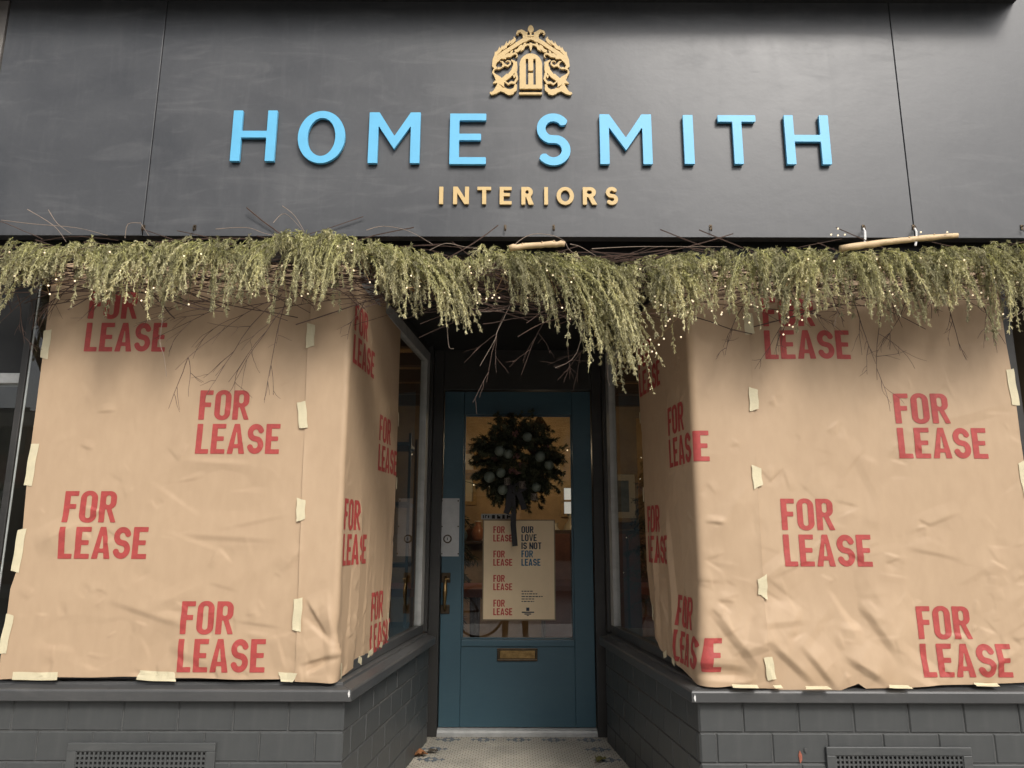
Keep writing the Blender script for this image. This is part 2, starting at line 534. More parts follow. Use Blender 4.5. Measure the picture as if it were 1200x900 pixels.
def build_floor():
    mb = MB()
    mb.hexa([(LC[0], -0.02, -0.12), (RC[0], -0.02, -0.12), (0.62, DOOR_Y + .08, -0.12), (-0.55, DOOR_Y + .08, -0.12),
             (LC[0], -0.02, -0.004), (RC[0], -0.02, -0.004), (0.62, DOOR_Y + .08, -0.004), (-0.55, DOOR_Y + .08, -0.004)])
    fl = mb.build('entry_floor', mat('grout', (0.10, 0.09, 0.075), 0.9, 0.3, 20))
    tag(fl, kind='structure')
    a = 0.0125            # hexagon inradius
    pitch = 2 * a + 0.0042
    rowh = pitch * math.sqrt(3) / 2
    cream, blue = MB(), MB()
    rr = (a) / math.cos(PI / 6)
    centres = {}
    j = 0
    y = DOOR_Y - 0.03
    flowers = []
    for k in range(-2, 3):
        flowers.append((0.035 + k * 0.205, DOOR_Y - 0.10))
    for k in range(1, 9):
        yy = DOOR_Y - 0.10 - k * 0.205
        t = (1.60 - yy) / 1.6
        flowers.append((LB[0] + (LC[0] - LB[0]) * t + 0.085, yy)); flowers.append((RB[0] + (RC[0] - RB[0]) * t - 0.085, yy))
    cells = []
    while y > 0.0:
        t = max(0, (1.60 - y) / 1.6)
        xl, xr = LB[0] + (LC[0] - LB[0]) * t, RB[0] + (RC[0] - RB[0]) * t
        x = math.floor(xl / pitch) * pitch + (pitch / 2 if j % 2 else 0)
        while x < xr + 0.03:
            if x > xl - 0.03: cells.append((x, y))
            x += pitch
        y -= rowh; j += 1
    cells = np.array(cells)
    isblue = np.zeros(len(cells), bool)
    for fx, fy in flowers:
        d = np.hypot(cells[:, 0] - fx, cells[:, 1] - fy)
        k = np.argmin(d)
        d2 = np.hypot(cells[:, 0] - cells[k, 0], cells[:, 1] - cells[k, 1])
        isblue |= (d2 > pitch * 0.5) & (d2 < pitch * 1.2)
        isblue |= (d2 > pitch * 1.9) & (d2 < pitch * 2.1) & (np.abs(cells[:, 1] - cells[k, 1]) < 1e-4)
    for (x, y), bl in zip(cells, isblue):
        h = rng.normal(0, 0.0004)
        vs = []
        for q in range(6):
            an = PI / 6 + q * PI / 3
            vs.append((x + rr * math.cos(an), y + rr * math.sin(an), -0.006))
        for q in range(6):
            an = PI / 6 + q * PI / 3
            vs.append((x + rr * .93 * math.cos(an), y + rr * .93 * math.sin(an), ZF + h))
        fs = [tuple(range(6, 12))] + [(q, (q + 1) % 6, (q + 1) % 6 + 6, q + 6) for q in range(6)]
        (blue if bl else cream).add(vs, fs)
    c = link('cream_tiles', cream.mesh('cream_tiles', fix=False), mat('cream_tile', (0.39, 0.36, 0.30), 0.4, 0.22, 6, rvar=.1), fl)
    b = link('blue_tiles', blue.mesh('blue_tiles', fix=False), mat('blue_tile', (0.10, 0.125, 0.15), 0.4, 0.3, 30), fl)
    for o in (c, b): o['kind'] = 'stuff'


build_floor()


# ------------------------------------------------------------------ brick bulkheads
def offs(p0, p1, p2, o):
    """polyline p0-p1-p2 offset by o to its outer side (right of travel), mitred"""
    p0, p1, p2 = map(np.array, (p0, p1, p2))
    d1 = (p1 - p0) / np.linalg.norm(p1 - p0); d2 = (p2 - p1) / np.linalg.norm(p2 - p1)
    n1, n2 = np.array([d1[1], -d1[0]]), np.array([d2[1], -d2[0]])
    b = (n1 + n2) / (1 + n1 @ n2)
    return p0 + n1 * o, p1 + b * o, p2 + n2 * o


COURSES = [(0.421, 0.533), (0.314, 0.421), (0.207, 0.314), (0.100, 0.207), (-0.007, 0.100)]
BRICK_CACHE = {}


def brick_mesh(wd, h):
    k = (round(wd, 3), round(h, 3))
    if k not in BRICK_CACHE:
        g, c, dp = 0.0025, 0.0035, 0.03
        x0, x1, z0, z1 = g, wd - g, g, h - g
        vs = [(x0, dp, z0), (x1, dp, z0), (x1, dp, z1), (x0, dp, z1),
              (x0, c, z0), (x1, c, z0), (x1, c, z1), (x0, c, z1),
              (x0 + c, 0, z0 + c), (x1 - c, 0, z0 + c), (x1 - c, 0, z1 - c), (x0 + c, 0, z1 - c)]
        fs = [(8, 9, 10, 11)]
        for a in (0, 4):
            for q in range(4):
                fs.append((a + q, a + (q + 1) % 4, a + 4 + (q + 1) % 4, a + 4 + q))
        me = bpy.data.meshes.new('brick')
        me.from_pydata(vs, [], fs); me.materials.append(M['brickpaint'])
        bm = bmesh.new(); bm.from_mesh(me); bmesh.ops.recalc_face_normals(bm, faces=bm.faces); bm.to_mesh(me); bm.free()
        BRICK_CACHE[k] = me
    return BRICK_CACHE[k]


def run_bricks(root, p0, p1, from_corner_end, zmax_clip=None, holes=()):
    """bricks along p0->p1 seen from the right-hand side of travel, in half bond from the corner"""
    p0, p1 = np.array(p0), np.array(p1)
    L = np.linalg.norm(p1 - p0); d = (p1 - p0) / L
    ang = math.atan2(d[1], d[0])
    for ci, (z0, z1) in enumerate(COURSES):
        step = 0.2098
        cuts = [0.0]
        x = step if ci % 2 == 0 else step / 2
        while x < L - 0.02:
            cuts.append(x); x += step
        cuts.append(L)
        for a, b in zip(cuts, cuts[1:]):
            s0, s1 = (L - b, L - a) if from_corner_end else (a, b)
            for (h0, h1, hz0, hz1) in holes:          # courses that a grille cuts through
                pass
            o = bpy.data.objects.new('brick', brick_mesh(s1 - s0, z1 - z0))
            COL.objects.link(o)
            q = p0 + d * s0
            n = np.array([d[1], -d[0]])
            q = q + n * (rng.normal(0, 0.0006))
            o.location = (q[0], q[1], z0)
            o.rotation_euler = (0, R(rng.normal(0, 0.06)), ang)
            o.parent = root
            o.matrix_parent_inverse = Matrix.Translation(-Vector(root.location))


def bulkhead(p0, p1, p2, label, side):
    root = empty('bulkhead_wall', (p1[0], p1[1], 0), label, 'low wall')
    # backing with recessed joints
    a0, a1, a2 = offs(p0, p1, p2, -0.005)
    b0, b1, b2 = offs(p0, p1, p2, -0.12)
    mb = MB()
    for (qa, qb, ra, rb) in ((a0, a1, b0, b1), (a1, a2, b1, b2)):
        mb.hexa([(*qa, -.13), (*qb, -.13), (*rb, -.13), (*ra, -.13), (*qa, .532), (*qb, .532), (*rb, .532), (*ra, .532)])
    mb.build('mortar_bed', M['joint'], root)
    run_bricks(root, p0, p1, side == 'left')
    run_bricks(root, p1, p2, side == 'right')
    # sill: moulded section swept round the corner
    prof = [(0.004, 0.5335), (0.034, 0.5335), (0.036, 0.537), (0.036, 0.570), (0.031, 0.577), (-0.012, 0.586), (-0.014, 0.596), (-0.060, 0.600), (-0.11, 0.600), (-0.11, 0.5335)]
    secs = [[], [], []]
    for o, z in prof:
        for k, q in enumerate(offs(p0, p1, p2, o)):
            secs[k].append((q[0], q[1], z))
    for a, b, nm in ((0, 1, 'sill'), (1, 2, 'sill')):
        mb = MB(); mb.prism(None, secs[a], secs[b])
        mb.build(nm, M['sillpaint'], root, bevel=0.002)
    return root


LEFT_END, RIGHT_END = -2.06, 2.14
bw_l = bulkhead((LEFT_END, 0), LC, LB, 'charcoal painted brick low wall left of the blue door, sill above it', 'left')
bw_r = bulkhead(RB, RC, (RIGHT_END, 0), 'charcoal painted brick low wall right of the blue door, one red chip in its paint', 'right')


def irregular(name, cx, cz, y, r, m, parent, squash=1.0, n=11, seed=1):
    rg = random.Random(seed)
    mb = MB()
    vs = [(cx + r * (0.6 + .6 * rg.random()) * math.cos(2 * PI * k / n) * .7, y, cz + squash * r * (0.6 + .6 * rg.random()) * math.sin(2 * PI * k / n)) for k in range(n)]
    mb.add(vs + [(v[0], y + .0025, v[2]) for v in vs], [tuple(range(n))] + [(k, (k + 1) % n, (k + 1) % n + n, k + n) for k in range(n)])
    return mb.build(name, m, parent)


pc = P(938, 887, -0.002)
irregular('paint_chip', pc[0], pc[2], -0.0035, 0.012, M['red_chip'], bw_r, 1.7, seed=4)
pc = P(944, 879, -0.002)
irregular('paint_flake', pc[0], pc[2], -0.0055, 0.010, M['sillpaint'], bw_r, 1.0, seed=8)
for (px, py, rt) in ((409, 813, bw_l), (814.5, 818, bw_r)):
    p = P(px, py, -0.037)
    irregular('corner_chip', p[0], p[2], -0.0385, 0.0055, M['white_chip'], rt, 2.2, seed=3)


# vent grilles set in the bulkheads
def vent(px0, px1, pytop, label, cols):
    a, b = P(px0, pytop, -0.012), P(px1, pytop, -0.012)
    x0, x1, z1 = a[0], b[0], (a[2] + b[2]) / 2
    z0 = z1 - 0.20
    root = empty('vent_grille', ((x0 + x1) / 2, 0, z0), label, 'vent grille', 'vent grilles in the brick low walls')
    fr = MB()
    ix0, ix1, iz0, iz1 = x0 + .034, x1 - .034, z0 + .026, z1 - .030
    y0, y1 = -0.014, -0.0005
    fr.box((x0, y0, z0), (x1, y1, iz0)); fr.box((x0, y0, iz1), (x1, y1, z1))
    fr.box((x0, y0, iz0), (ix0, y1, iz1)); fr.box((ix1, y0, iz0), (x1, y1, iz1))
    fr.build('grille_frame', M['brickpaint'], root, bevel=0.0025)
    bk = MB(); bk.box((ix0, -0.0025, iz0), (ix1, -0.0015, iz1)); bk.build('dark_backing', M['black'], root)  # black sheet on the bricks; its colour stands in for shade behind the holes
    g = MB()
    st = (ix1 - ix0) / cols
    bar = st * 0.42
    for k in range(cols + 1):
        x = ix0 + k * st
        g.box((max(ix0, x - bar / 2), -0.0105, iz0), (min(ix1, x + bar / 2), -0.0045, iz1))
    nz = int((iz1 - iz0) / st)
    for k in range(nz + 1):
        z = iz1 - k * st
        g.box((ix0, -0.0095, z - bar / 2), (ix1, -0.0055, min(z + bar / 2, iz1 - 0.0005)))
    g.build('grille', M['brickpaint'], root)


vent(79.5, 253, 870.5, 'dark perforated vent grille in the brick wall below the left window', 29)
vent(968, 1138, 875.5, 'dark perforated vent grille below the right window, beside the red paint chip', 29)

# ------------------------------------------------------------------ fascia sign
SY = -0.060
sign = empty('shop_sign', (0, SY, 2.34), 'wide charcoal fascia sign with raised blue and gold lettering above the garland', 'sign')


def fascia():
    zb = P(600, 277.5, SY)[2]
    xl = P(7, 45, SY)[0]
    x1 = P(182, 136, SY)[0]
    x2 = P(1056, 137, SY)[0]
    for a, b, y in ((xl, x1 - .001, SY - .003), (x1 + .0015, x2 - .002, SY), (x2 + .002, 2.75, SY)):
        mb = MB(); mb.box((a, y, zb), (b, SY + .05, 3.72)); mb.build('sign_panel', M['fascia'], sign, bevel=0.0015)
    mb = MB(); mb.box((xl + .02, SY + .052, zb + .02), (2.74, SY + .09, 3.71)); mb.build('backing_board', M['black'], sign)
    for px in (168, 228, 592, 649, 833, 1012, 1071, 1198):
        p = P(px, 268, SY - .004)
        mb = MB()
        mb.tube([p + np.array(q) for q in ((0, .004, .010), (0, -.010, .010), (0, -.014, .004), (0, -.014, -.008), (0, -.010, -.014), (0, -.004, -.012))], .0022, 6)
        mb.box(p + np.array((-.005, .0, -.004)), p + np.array((.005, .0035, .018)))
        mb.build('hook', M['bronze'], sign)
    return zb


SIGN_ZB = fascia()


def sg(ch, wd, h, tv, th):
    if ch == 'H': return U(d_rect(0, 0, tv, h), d_rect(wd - tv, 0, wd, h), d_rect(0, h * .46, wd, h * .46 + th))
    if ch == 'I': return d_rect(0, 0, wd, h)
    if ch == 'T': return U(d_rect((wd - tv) / 2, 0, (wd + tv) / 2, h), d_rect(0, h - th, wd, h))
    if ch == 'E': return U(d_rect(0, 0, tv, h), d_rect(0, 0, wd, th), d_rect(0, h - th, wd, h), d_rect(0, h * .47, wd * .86, h * .47 + th * .95))
    if ch == 'N': return U(d_rect(0, 0, tv, h), d_rect(wd - tv, 0, wd, h), d_poly([(0, h), (tv * 1.1, h), (wd, 0), (wd - tv * 1.1, 0)]))
    if ch == 'O': return SUB(d_ell(wd / 2, h / 2, wd / 2, h / 2), d_ell(wd / 2, h / 2, wd / 2 - tv, h / 2 - th))
    if ch == 'M':
        t = tv
        return U(d_rect(0, 0, t, h), d_rect(wd - t, 0, wd, h),
                 d_poly([(0, h), (t * 1.05, h), (wd / 2, h * .53), (wd - t * 1.05, h), (wd, h), (wd / 2 + .001, h * .28), (wd / 2 - .001, h * .28)]))
    if ch == 'R':
        return U(d_rect(0, 0, tv, h), SUB(d_rr(0, h * .42, wd * .92, h, h * .29), d_rr(tv, h * .42 + th, wd * .92 - tv, h - th, h * .18), d_rect(-1, h * .43, tv * .5, h * .99)),
                 d_poly([(wd * .35, h * .5), (wd * .35 + tv * 1.1, h * .5), (wd, 0), (wd - tv * 1.25, 0)]))
    if ch == 'S':
        r = wd / 2 - tv / 2; ry = (h - th) / 4; t = (tv + th) / 2
        pts = arc(wd / 2, h - t / 2 - ry, r * .96, ry, 28, 250, 20) + arc(wd / 2, t / 2 + ry, r, ry, 70, -148, 20)
        return d_path([(x, y, t) for x, y in pts])


def sign_letter(ch, px0, px1, pyt, pyb, m, yf, yb, tvf, thf, res):
    yc = (pyt + pyb) / 2
    xa, xb = P(px0, yc, yf)[0], P(px1, yc, yf)[0]
    zt, zb = P((px0 + px1) / 2, pyt, yf)[2], P((px0 + px1) / 2, pyb, yf)[2]
    wd, h = xb - xa, zt - zb
    f = sg(ch, wd, h, tvf * h, thf * h)
    V, F = mesh2d(f, -.006, -.006, wd + .006, h + .006, res)
    o = solid('letter', V, F, yf, yb, m, sign, (xa, zb))
    b = o.modifiers.new('bevel', 'BEVEL'); b.width = .0008; b.limit_method = 'ANGLE'; b.angle_limit = R(50)


YF, YB = SY - .021, SY - .006
for ch, a, b, t, bt in (('H', 271.5, 323.2, 129.3, 188.6), ('O', 349, 404.3, 130, 191), ('M', 432, 492.2, 131.6, 191), ('E', 527, 569.6, 133, 192.2),
                        ('S', 628, 669, 132.8, 193.6), ('M', 703, 764, 133.9, 192.2), ('I', 801.3, 813, 134.7, 192), ('T', 842.4, 887, 134.9, 192), ('H', 920.5, 972.6, 135, 192.4)):
    sign_letter(ch, a, b, t, bt, M['blue'], YF, YB, .170, .135, .0035)
for ch, a, b, t, bt in (('I', 514.6, 519.3, 218.7, 239), ('N', 531, 549.5, 218.7, 239), ('T', 559.3, 575.4, 218.8, 239.2), ('E', 585.5, 599.6, 218.9, 239.4),
                        ('R', 611, 625.6, 219, 239.6), ('I', 637.8, 642.2, 219.2, 239.7), ('O', 652.3, 672.6, 219, 239.9), ('R', 683, 699.8, 219.3, 239.7), ('S', 709.8, 724.4, 219, 239.9)):
    sign_letter(ch, a, b, t, bt, M['gold'], SY - .014, SY - .004, .215, .185, .0016)


def crest():
    yf = SY - .015
    sc = 6.6667
    c0 = P(540 + 547 / sc, 20 + 330 / sc, yf)
    kx = (P(722, 70, yf)[0] - P(540, 70, yf)[0]) / (182 * sc)        # metres per drawing unit
    kz = (P(622, 30, yf)[2] - P(622, 110, yf)[2]) / (80 * sc)
    Z = lambda y: (330 - y)
    plate = SUB(U(d_rect(-88, Z(558), 88, Z(375)), INT(d_ell(0, Z(375), 88, 90), d_rect(-100, Z(380), 100, 400))),
                d_rect(-39, Z(527), -20, Z(327)), d_rect(19, Z(527), 38, Z(327)), d_rect(-30, Z(437), 30, Z(418)))
    bar = d_rect(-92, Z(602), 87, Z(586))
    strokes = [
        [(540, 165, 20), (505, 172, 34), (450, 206, 36), (385, 246, 36), (315, 290, 44), (270, 340, 44), (260, 378, 32), (276, 400, 14), (300, 392, 6)],
        [(505, 175, 38), (500, 128, 36), (474, 106, 24), (448, 110, 16), (436, 128, 9), (448, 136, 6)],
        [(390, 230, 26), (412, 196, 20), (424, 170, 12), (414, 155, 7)], [(345, 250, 34), (352, 215, 16), (358, 190, 3)], [(292, 300, 34), (296, 262, 16), (303, 232, 3)],
        [(520, 213, 12), (490, 226, 20), (455, 252, 20), (425, 262, 14)], [(547, 215, 16), (515, 213, 10)],
        [(547, 210, 24), (547, 235, 20), (547, 260, 6)],
        [(300, 300, 30), (345, 296, 40), (385, 298, 28), (415, 285, 12), (436, 288, 9), (442, 305, 8), (430, 316, 4)],
        [(320, 318, 14), (350, 322, 10)],
        [(258, 335, 20), (280, 282, 22), (318, 246, 20), (352, 222, 16), (392, 192, 14), (416, 170, 12)],
        [(318, 250, 16), (322, 222, 3)], [(372, 210, 14), (384, 178, 3)], [(270, 300, 16), (268, 270, 3)],
        [(470, 215, 18), (446, 262, 18), (418, 280, 3)], [(500, 205, 16), (488, 246, 16), (466, 266, 3)], [(360, 275, 20), (344, 312, 12), (318, 322, 3)], [(400, 262, 16), (384, 300, 14), (360, 306, 3)],
        [(258, 415, 10), (252, 432, 12), (268, 452, 18), (300, 476, 30), (318, 505, 46), (308, 545, 60), (272, 580, 34), (244, 596, 18), (232, 590, 9), (240, 582, 5)],
        [(258, 412, 10), (275, 398, 12), (300, 402, 10), (322, 392, 12), (338, 372, 20), (325, 350, 12), (308, 345, 4)],
        [(340, 372, 18), (366, 382, 14), (388, 366, 10), (384, 345, 8), (366, 340, 7), (352, 350, 5)],
        [(398, 338, 12), (420, 352, 20), (422, 385, 30), (405, 425, 36), (375, 455, 40), (345, 478, 36), (318, 500, 30)],
        [(436, 350, 8), (438, 400, 8), (428, 440, 14), (418, 468, 12), (408, 450, 4)],
        [(434, 440, 12), (440, 480, 18), (420, 512, 16), (395, 508, 18), (372, 522, 12), (350, 505, 10), (338, 490, 16)],
        [(430, 530, 18), (424, 562, 30), (395, 580, 34), (355, 574, 34), (320, 552, 50)], [(405, 590, 20), (380, 600, 14), (352, 590, 10)],
        [(285, 500, 30), (262, 512, 12), (252, 516, 3)], [(280, 480, 20), (264, 460, 4)],
        [(520, 118, 8), (508, 130, 8), (515, 142, 10), (540, 146, 12), (547, 140, 14)],
    ]
    L = []
    for s in strokes:
        L.append(d_path([(x - 547, Z(y), w_) for x, y, w_ in s], False))
        L.append(d_path([(547 - x, Z(y), w_) for x, y, w_ in s], False))
    L.append(d_path([(0, Z(60), 4), (0, Z(80), 38), (0, Z(92), 48), (0, Z(106), 30), (0, Z(122), 12), (0, Z(140), 18)], False))
    gaps = []
    for g in ([(286, 296, 2), (320, 266, 6), (366, 238, 7), (412, 206, 7), (436, 176, 3)], [(345, 296, 2), (392, 262, 6), (440, 232, 7), (492, 198, 6), (520, 190, 3)],
              [(318, 380, 2), (330, 420, 8), (368, 440, 7), (398, 405, 3)], [(300, 520, 2), (330, 545, 9), (378, 548, 8), (402, 535, 3)], [(288, 350, 3), (276, 378, 7), (290, 398, 3)]):
        gaps += [d_path([(x - 547, Z(y), w_) for x, y, w_ in g], False), d_path([(547 - x, Z(y), w_) for x, y, w_ in g], False)]
    V, F = mesh2d(SUB(U(*L), d_poly([(-14, Z(196)), (0, Z(172)), (14, Z(196))]), *gaps), -330, -280, 330, 285, 2.4)
    c = solid('crest', V * np.array([kx, kz]), F, yf, SY - .005, M['gold'], sign, (c0[0], c0[2]))
    for nm, f in (('crest_plate', plate), ('crest_bar', bar)):
        V, F = mesh2d(f, -110, -280, 110, 60, 3.0)
        solid(nm, V * np.array([kx, kz]), F, yf - .001, SY - .005, M['gold'], c, (c0[0], c0[2]))


crest()

# cornice over the sign: its underside shades the top of the fascia
co = empty('cornice', (0, 0, 3.56), 'dark projecting cornice at the very top, shading the fascia sign', 'cornice')
mb = MB()
mb.box((-2.6, SY - .195, 3.530), (2.28, SY + .06, 3.75)); mb.build('cornice_board', M['soffit'], co, bevel=.004)
mb = MB(); mb.box((-2.6, SY - .12, 3.752), (2.28, SY + .06, 4.3)); mb.build('fascia_above', M['frame_dark'], co)

# ------------------------------------------------------------------ building shell (rooms behind the windows)
warm = mat('warm_plaster', (0.36, 0.245, 0.13), 0.8, 0.35, 2.2)
warm_ceiling = mat('timber_ceiling', (0.42, 0.26, 0.12), 0.6, 0.25, 5, stretch=(1, 8, 1))
floor_wood = mat('shop_boards', (0.06, 0.035, 0.022), 0.4, 0.3, 6, stretch=(1, 10, 1))


def slab(name, a, b, m):
    mb = MB(); mb.box(a, b); return tag(mb.build(name, m), kind='structure')


IB = 6.2
slab('interior_floor', (-3.2, 1.86, -0.1), (3.2, IB, 0.012), floor_wood)
slab('interior_wall', (-3.3, IB, -0.1), (3.3, IB + .1, 3.0), warm)
slab('interior_wall', (-3.3, 0.16, -0.1), (-3.2, IB, 3.0), warm)
slab('interior_wall', (3.2, 0.16, -0.1), (3.3, IB, 3.0), warm)
slab('interior_ceiling', (-3.3, 0.13, 2.86), (3.3, IB, 2.96), warm_ceiling)
# window display platforms behind the glass
for nm, pts in (('display_platform', [(-2.05, .13), (LC[0] - .13, .13), (LB[0] - .13, 1.62), (LB[0] - .13, 2.2), (-3.19, 2.2), (-3.19, .17)]),
                ('display_platform', [(RC[0] + .13, .13), (2.10, .13), (3.19, .17), (3.19, 2.2), (RB[0] + .13, 2.2), (RB[0] + .13, 1.62)])):
    mb = MB(); n = len(pts)
    mb.add([(x, y, 0.013) for x, y in pts] + [(x, y, .56) for x, y in pts], [tuple(range(n)), tuple(range(n, 2 * n))] + [(i, (i + 1) % n, (i + 1) % n + n, i + n) for i in range(n)])
    tag(mb.build(nm, floor_wood), kind='structure')
# recess soffit and the beam behind the sign
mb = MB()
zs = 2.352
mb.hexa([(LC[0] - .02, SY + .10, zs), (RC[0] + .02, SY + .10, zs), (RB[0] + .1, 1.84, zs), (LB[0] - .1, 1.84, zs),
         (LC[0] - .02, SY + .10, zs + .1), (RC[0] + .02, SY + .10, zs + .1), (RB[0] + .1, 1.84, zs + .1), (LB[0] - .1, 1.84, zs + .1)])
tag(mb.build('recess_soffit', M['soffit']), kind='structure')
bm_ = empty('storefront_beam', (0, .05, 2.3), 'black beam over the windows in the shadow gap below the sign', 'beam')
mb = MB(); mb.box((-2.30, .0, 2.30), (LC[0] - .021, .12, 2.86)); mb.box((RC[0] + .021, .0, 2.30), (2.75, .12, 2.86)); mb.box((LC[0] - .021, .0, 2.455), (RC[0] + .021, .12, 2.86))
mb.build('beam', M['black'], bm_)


# ------------------------------------------------------------------ shop windows
def window(p0, p1, p2, label, side):
    """front pane along y and side pane along the recess; p1 is the glass corner"""
    root = empty('shop_window', (p1[0], p1[1], .6), label, 'window')
    zt, zb = 2.30, 0.645
    f1 = offs(p0, p1, p2, .014); f2 = offs(p0, p1, p2, -.030)
    g1 = offs(p0, p1, p2, -.006); g2 = offs(p0, p1, p2, -.012)
    def wall(name, q1, q2, i, za, zb_, m, t0=0., t1=1.):
        L1 = lambda q, t: q[i] + (q[i + 1] - q[i]) * t
        mb = MB()
        a, b, c, d = L1(q1, t0), L1(q1, t1), L1(q2, t1), L1(q2, t0)
        mb.hexa([(*a, za), (*b, za), (*c, za), (*d, za), (*a, zb_), (*b, zb_), (*c, zb_), (*d, zb_)])
        return mb.build(name, m, root, bevel=.002 if m is not M['glass'] else 0)
    for i in (0, 1):
        wall('bottom_rail', f1, f2, i, .6005, .644, M['sillpaint'])
        wall('head_rail', f1, f2, i, 2.235, 2.2995, M['alu'] if i == (1 if side == 'left' else 0) else M['frame_dark'])
        wall('glass_pane', g1, g2, i, .645, 2.234, M['glass'])
    i_ = 1 if side == 'left' else 0
    wall('transom', offs(p0, p1, p2, .006), offs(p0, p1, p2, -.022), i_, 2.3005, 2.351, M['frame_dark'])
    # posts at the two free ends
    back = 1 if side == 'left' else 0
    L = np.linalg.norm((p2 - p1) if side == 'left' else (p1 - p0))
    tt = .075 / L
    if side == 'left':
        wall('post', f1, f2, 1, .6445, 2.234, M['alu'], 1 - tt, 1 - tt * .38); wall('post', tuple(np.array(q) for q in f1), f2, 1, .6445, 2.234, M['alu'], 1 - tt * .36, 1)
        wall('end_post', g1, g2, 0, .6445, 2.234, M['alu'], 0, .0055)
    else:
        wall('post', f1, f2, 0, .6445, 2.234, M['alu'], tt * .38, tt); wall('post', f1, f2, 0, .6445, 2.234, M['alu'], 0, tt * .36)
        wall('end_post', f1, f2, 1, .6445, 2.234, M['frame_dark'], .972, 1)
    return root


gl = [np.array(q) for q in ((-2.05, 0.045), (-0.688, 0.045), (-0.535, 1.60))]
gr = [np.array(q) for q in ((0.605, 1.60), (0.762, 0.045), (2.13, 0.045))]
window(*gl, 'left shop window with corner glass, covered by brown paper, bare at its edges', 'left')
window(*gr, 'right shop window with corner glass, covered by brown paper, bare strip beside the door', 'right')

# ------------------------------------------------------------------ door, its frame, hardware
D = DOOR_Y
dx0, dx1 = P(517.5, 655, D)[0], P(695, 655, D)[0]
dzt, dzb = P(606, 459, D)[2], P(606, 852.5, D)[2]
DX = lambda px, py: P(px, py, D)[0]
DZ = lambda py, px=606: P(px, py, D)[2]
door = empty('shop_door', ((dx0 + dx1) / 2, D, 0), 'teal blue glazed shop door at the end of the tiled entry', 'door')
gx0, gx1 = DX(542, 620), DX(672, 620)
gzt, gzb = DZ(486), DZ(749)
zrail = gzb
yd0, yd1 = D, D + .045


def dbox(name, a, b, m, parent=door, bevel=.003):
    mb = MB(); mb.box(a, b); return mb.build(name, m, parent, bevel)


dbox('stile', (dx0, yd0, dzb), (gx0, yd1, dzt), M['door'])
dbox('stile', (gx1, yd0, dzb), (dx1, yd1, dzt), M['door'])
dbox('top_rail', (gx0 + .0005, yd0 + .0012, gzt), (gx1 - .0005, yd1, dzt - .0005), M['door'])
dbox('bottom_rail', (gx0 + .0005, yd0 + .0012, dzb + .0005), (gx1 - .0005, yd1, zrail - .002), M['door'])
dbox('glass_pane', (gx0 - .004, yd0 + .020, gzb - .004), (gx1 + .004, yd0 + .026, gzt + .004), M['doorglass'], bevel=0)
# moulding below and around the glass
mb = MB()
mw = .012
mb.box((gx0 + .001, yd0 + .004, gzb), (gx0 + mw, yd0 + .019, gzt)); mb.box((gx1 - mw, yd0 + .004, gzb), (gx1 - .001, yd0 + .019, gzt))
mb.box((gx0 + mw, yd0 + .0045, gzt - mw), (gx1 - mw, yd0 + .019, gzt - .001)); mb.box((gx0 + mw, yd0 + .0045, gzb), (gx1 - mw, yd0 + .019, gzb + mw * .7))
mb.build('glazing_bead', M['door'], door, bevel=.002)
dbox('glazing_sill', (DX(540.5, 753), yd0 - .008, DZ(757.5)), (DX(673.5, 753), yd0 - .0005, DZ(750)), M['door'], bevel=.004)
# lock plate
p0, p1 = P(516.3, 652, D), P(538.7, 584, D)
lp = dbox('lock_plate', (p0[0], yd0 - .0045, p0[2]), (p1[0], yd0 - .0005, p1[2]), M['plate'], bevel=.0012)
c = P(524.5, 631.5, D)
mb = MB()
mb.tube([(c[0], yd0 - .0047, c[2]), (c[0], yd0 - .012, c[2])], [.027, .0255], 24); mb.build('cylinder_ring', M['bronze'], lp, smooth=False)
mb = MB(); mb.tube([(c[0], yd0 - .0122, c[2]), (c[0], yd0 - .0145, c[2])], [.019, .017], 20); mb.build('lock_cylinder', M['plate'], lp)
mb = MB(); mb.box((c[0] - .0022, yd0 - .0152, c[2] - .008), (c[0] + .0022, yd0 - .0146, c[2] + .008)); mb.build('keyhole', M['black'], lp)
for px, py in ((518.2, 587), (537, 587), (518, 617), (537, 617), (517.8, 649), (537, 649)):
    q = P(px, py, D)
    mb = MB(); mb.tube([(q[0], yd0 - .0046, q[2]), (q[0], yd0 - .0062, q[2])], [.0048, .0035], 10); mb.build('screw', M['bronze'], lp)
# pull handle
ha, hb = P(523, 677, D), P(522, 714, D)
mb = MB()
for q, hh in ((ha, .030), (hb, .027)):
    mb.box((q[0] - .030, yd0 - .007, q[2] - hh), (q[0] + .026, yd0 - .0005, q[2] + hh))
hd = mb.build('handle', M['bronze'], door, bevel=.004)
mb = MB()
pts, rad = [], []
for i in range(15):
    t = i / 14
    z = ha[2] + .006 + (hb[2] - ha[2] - .012) * t
    y = yd0 - .007 - .046 * math.sin(PI * min(1, max(0, t))) ** .6
    pts.append((ha[0] - .002 + (hb[0] - ha[0]) * t, y, z)); rad.append(.0085 + .005 * math.sin(PI * t) ** 2 - .002 * (t > .5))
mb.tube(pts, rad, 12)
mb.build('grip', M['brass'], hd, smooth=True)
q = P(524.5, 678, D)
mb = MB(); mb.box((q[0] - .013, yd0 - .040, q[2] - .005), (q[0] + .013, yd0 - .0072, q[2] + .003)); mb.build('thumb_latch', M['brass'], hd, bevel=.002)
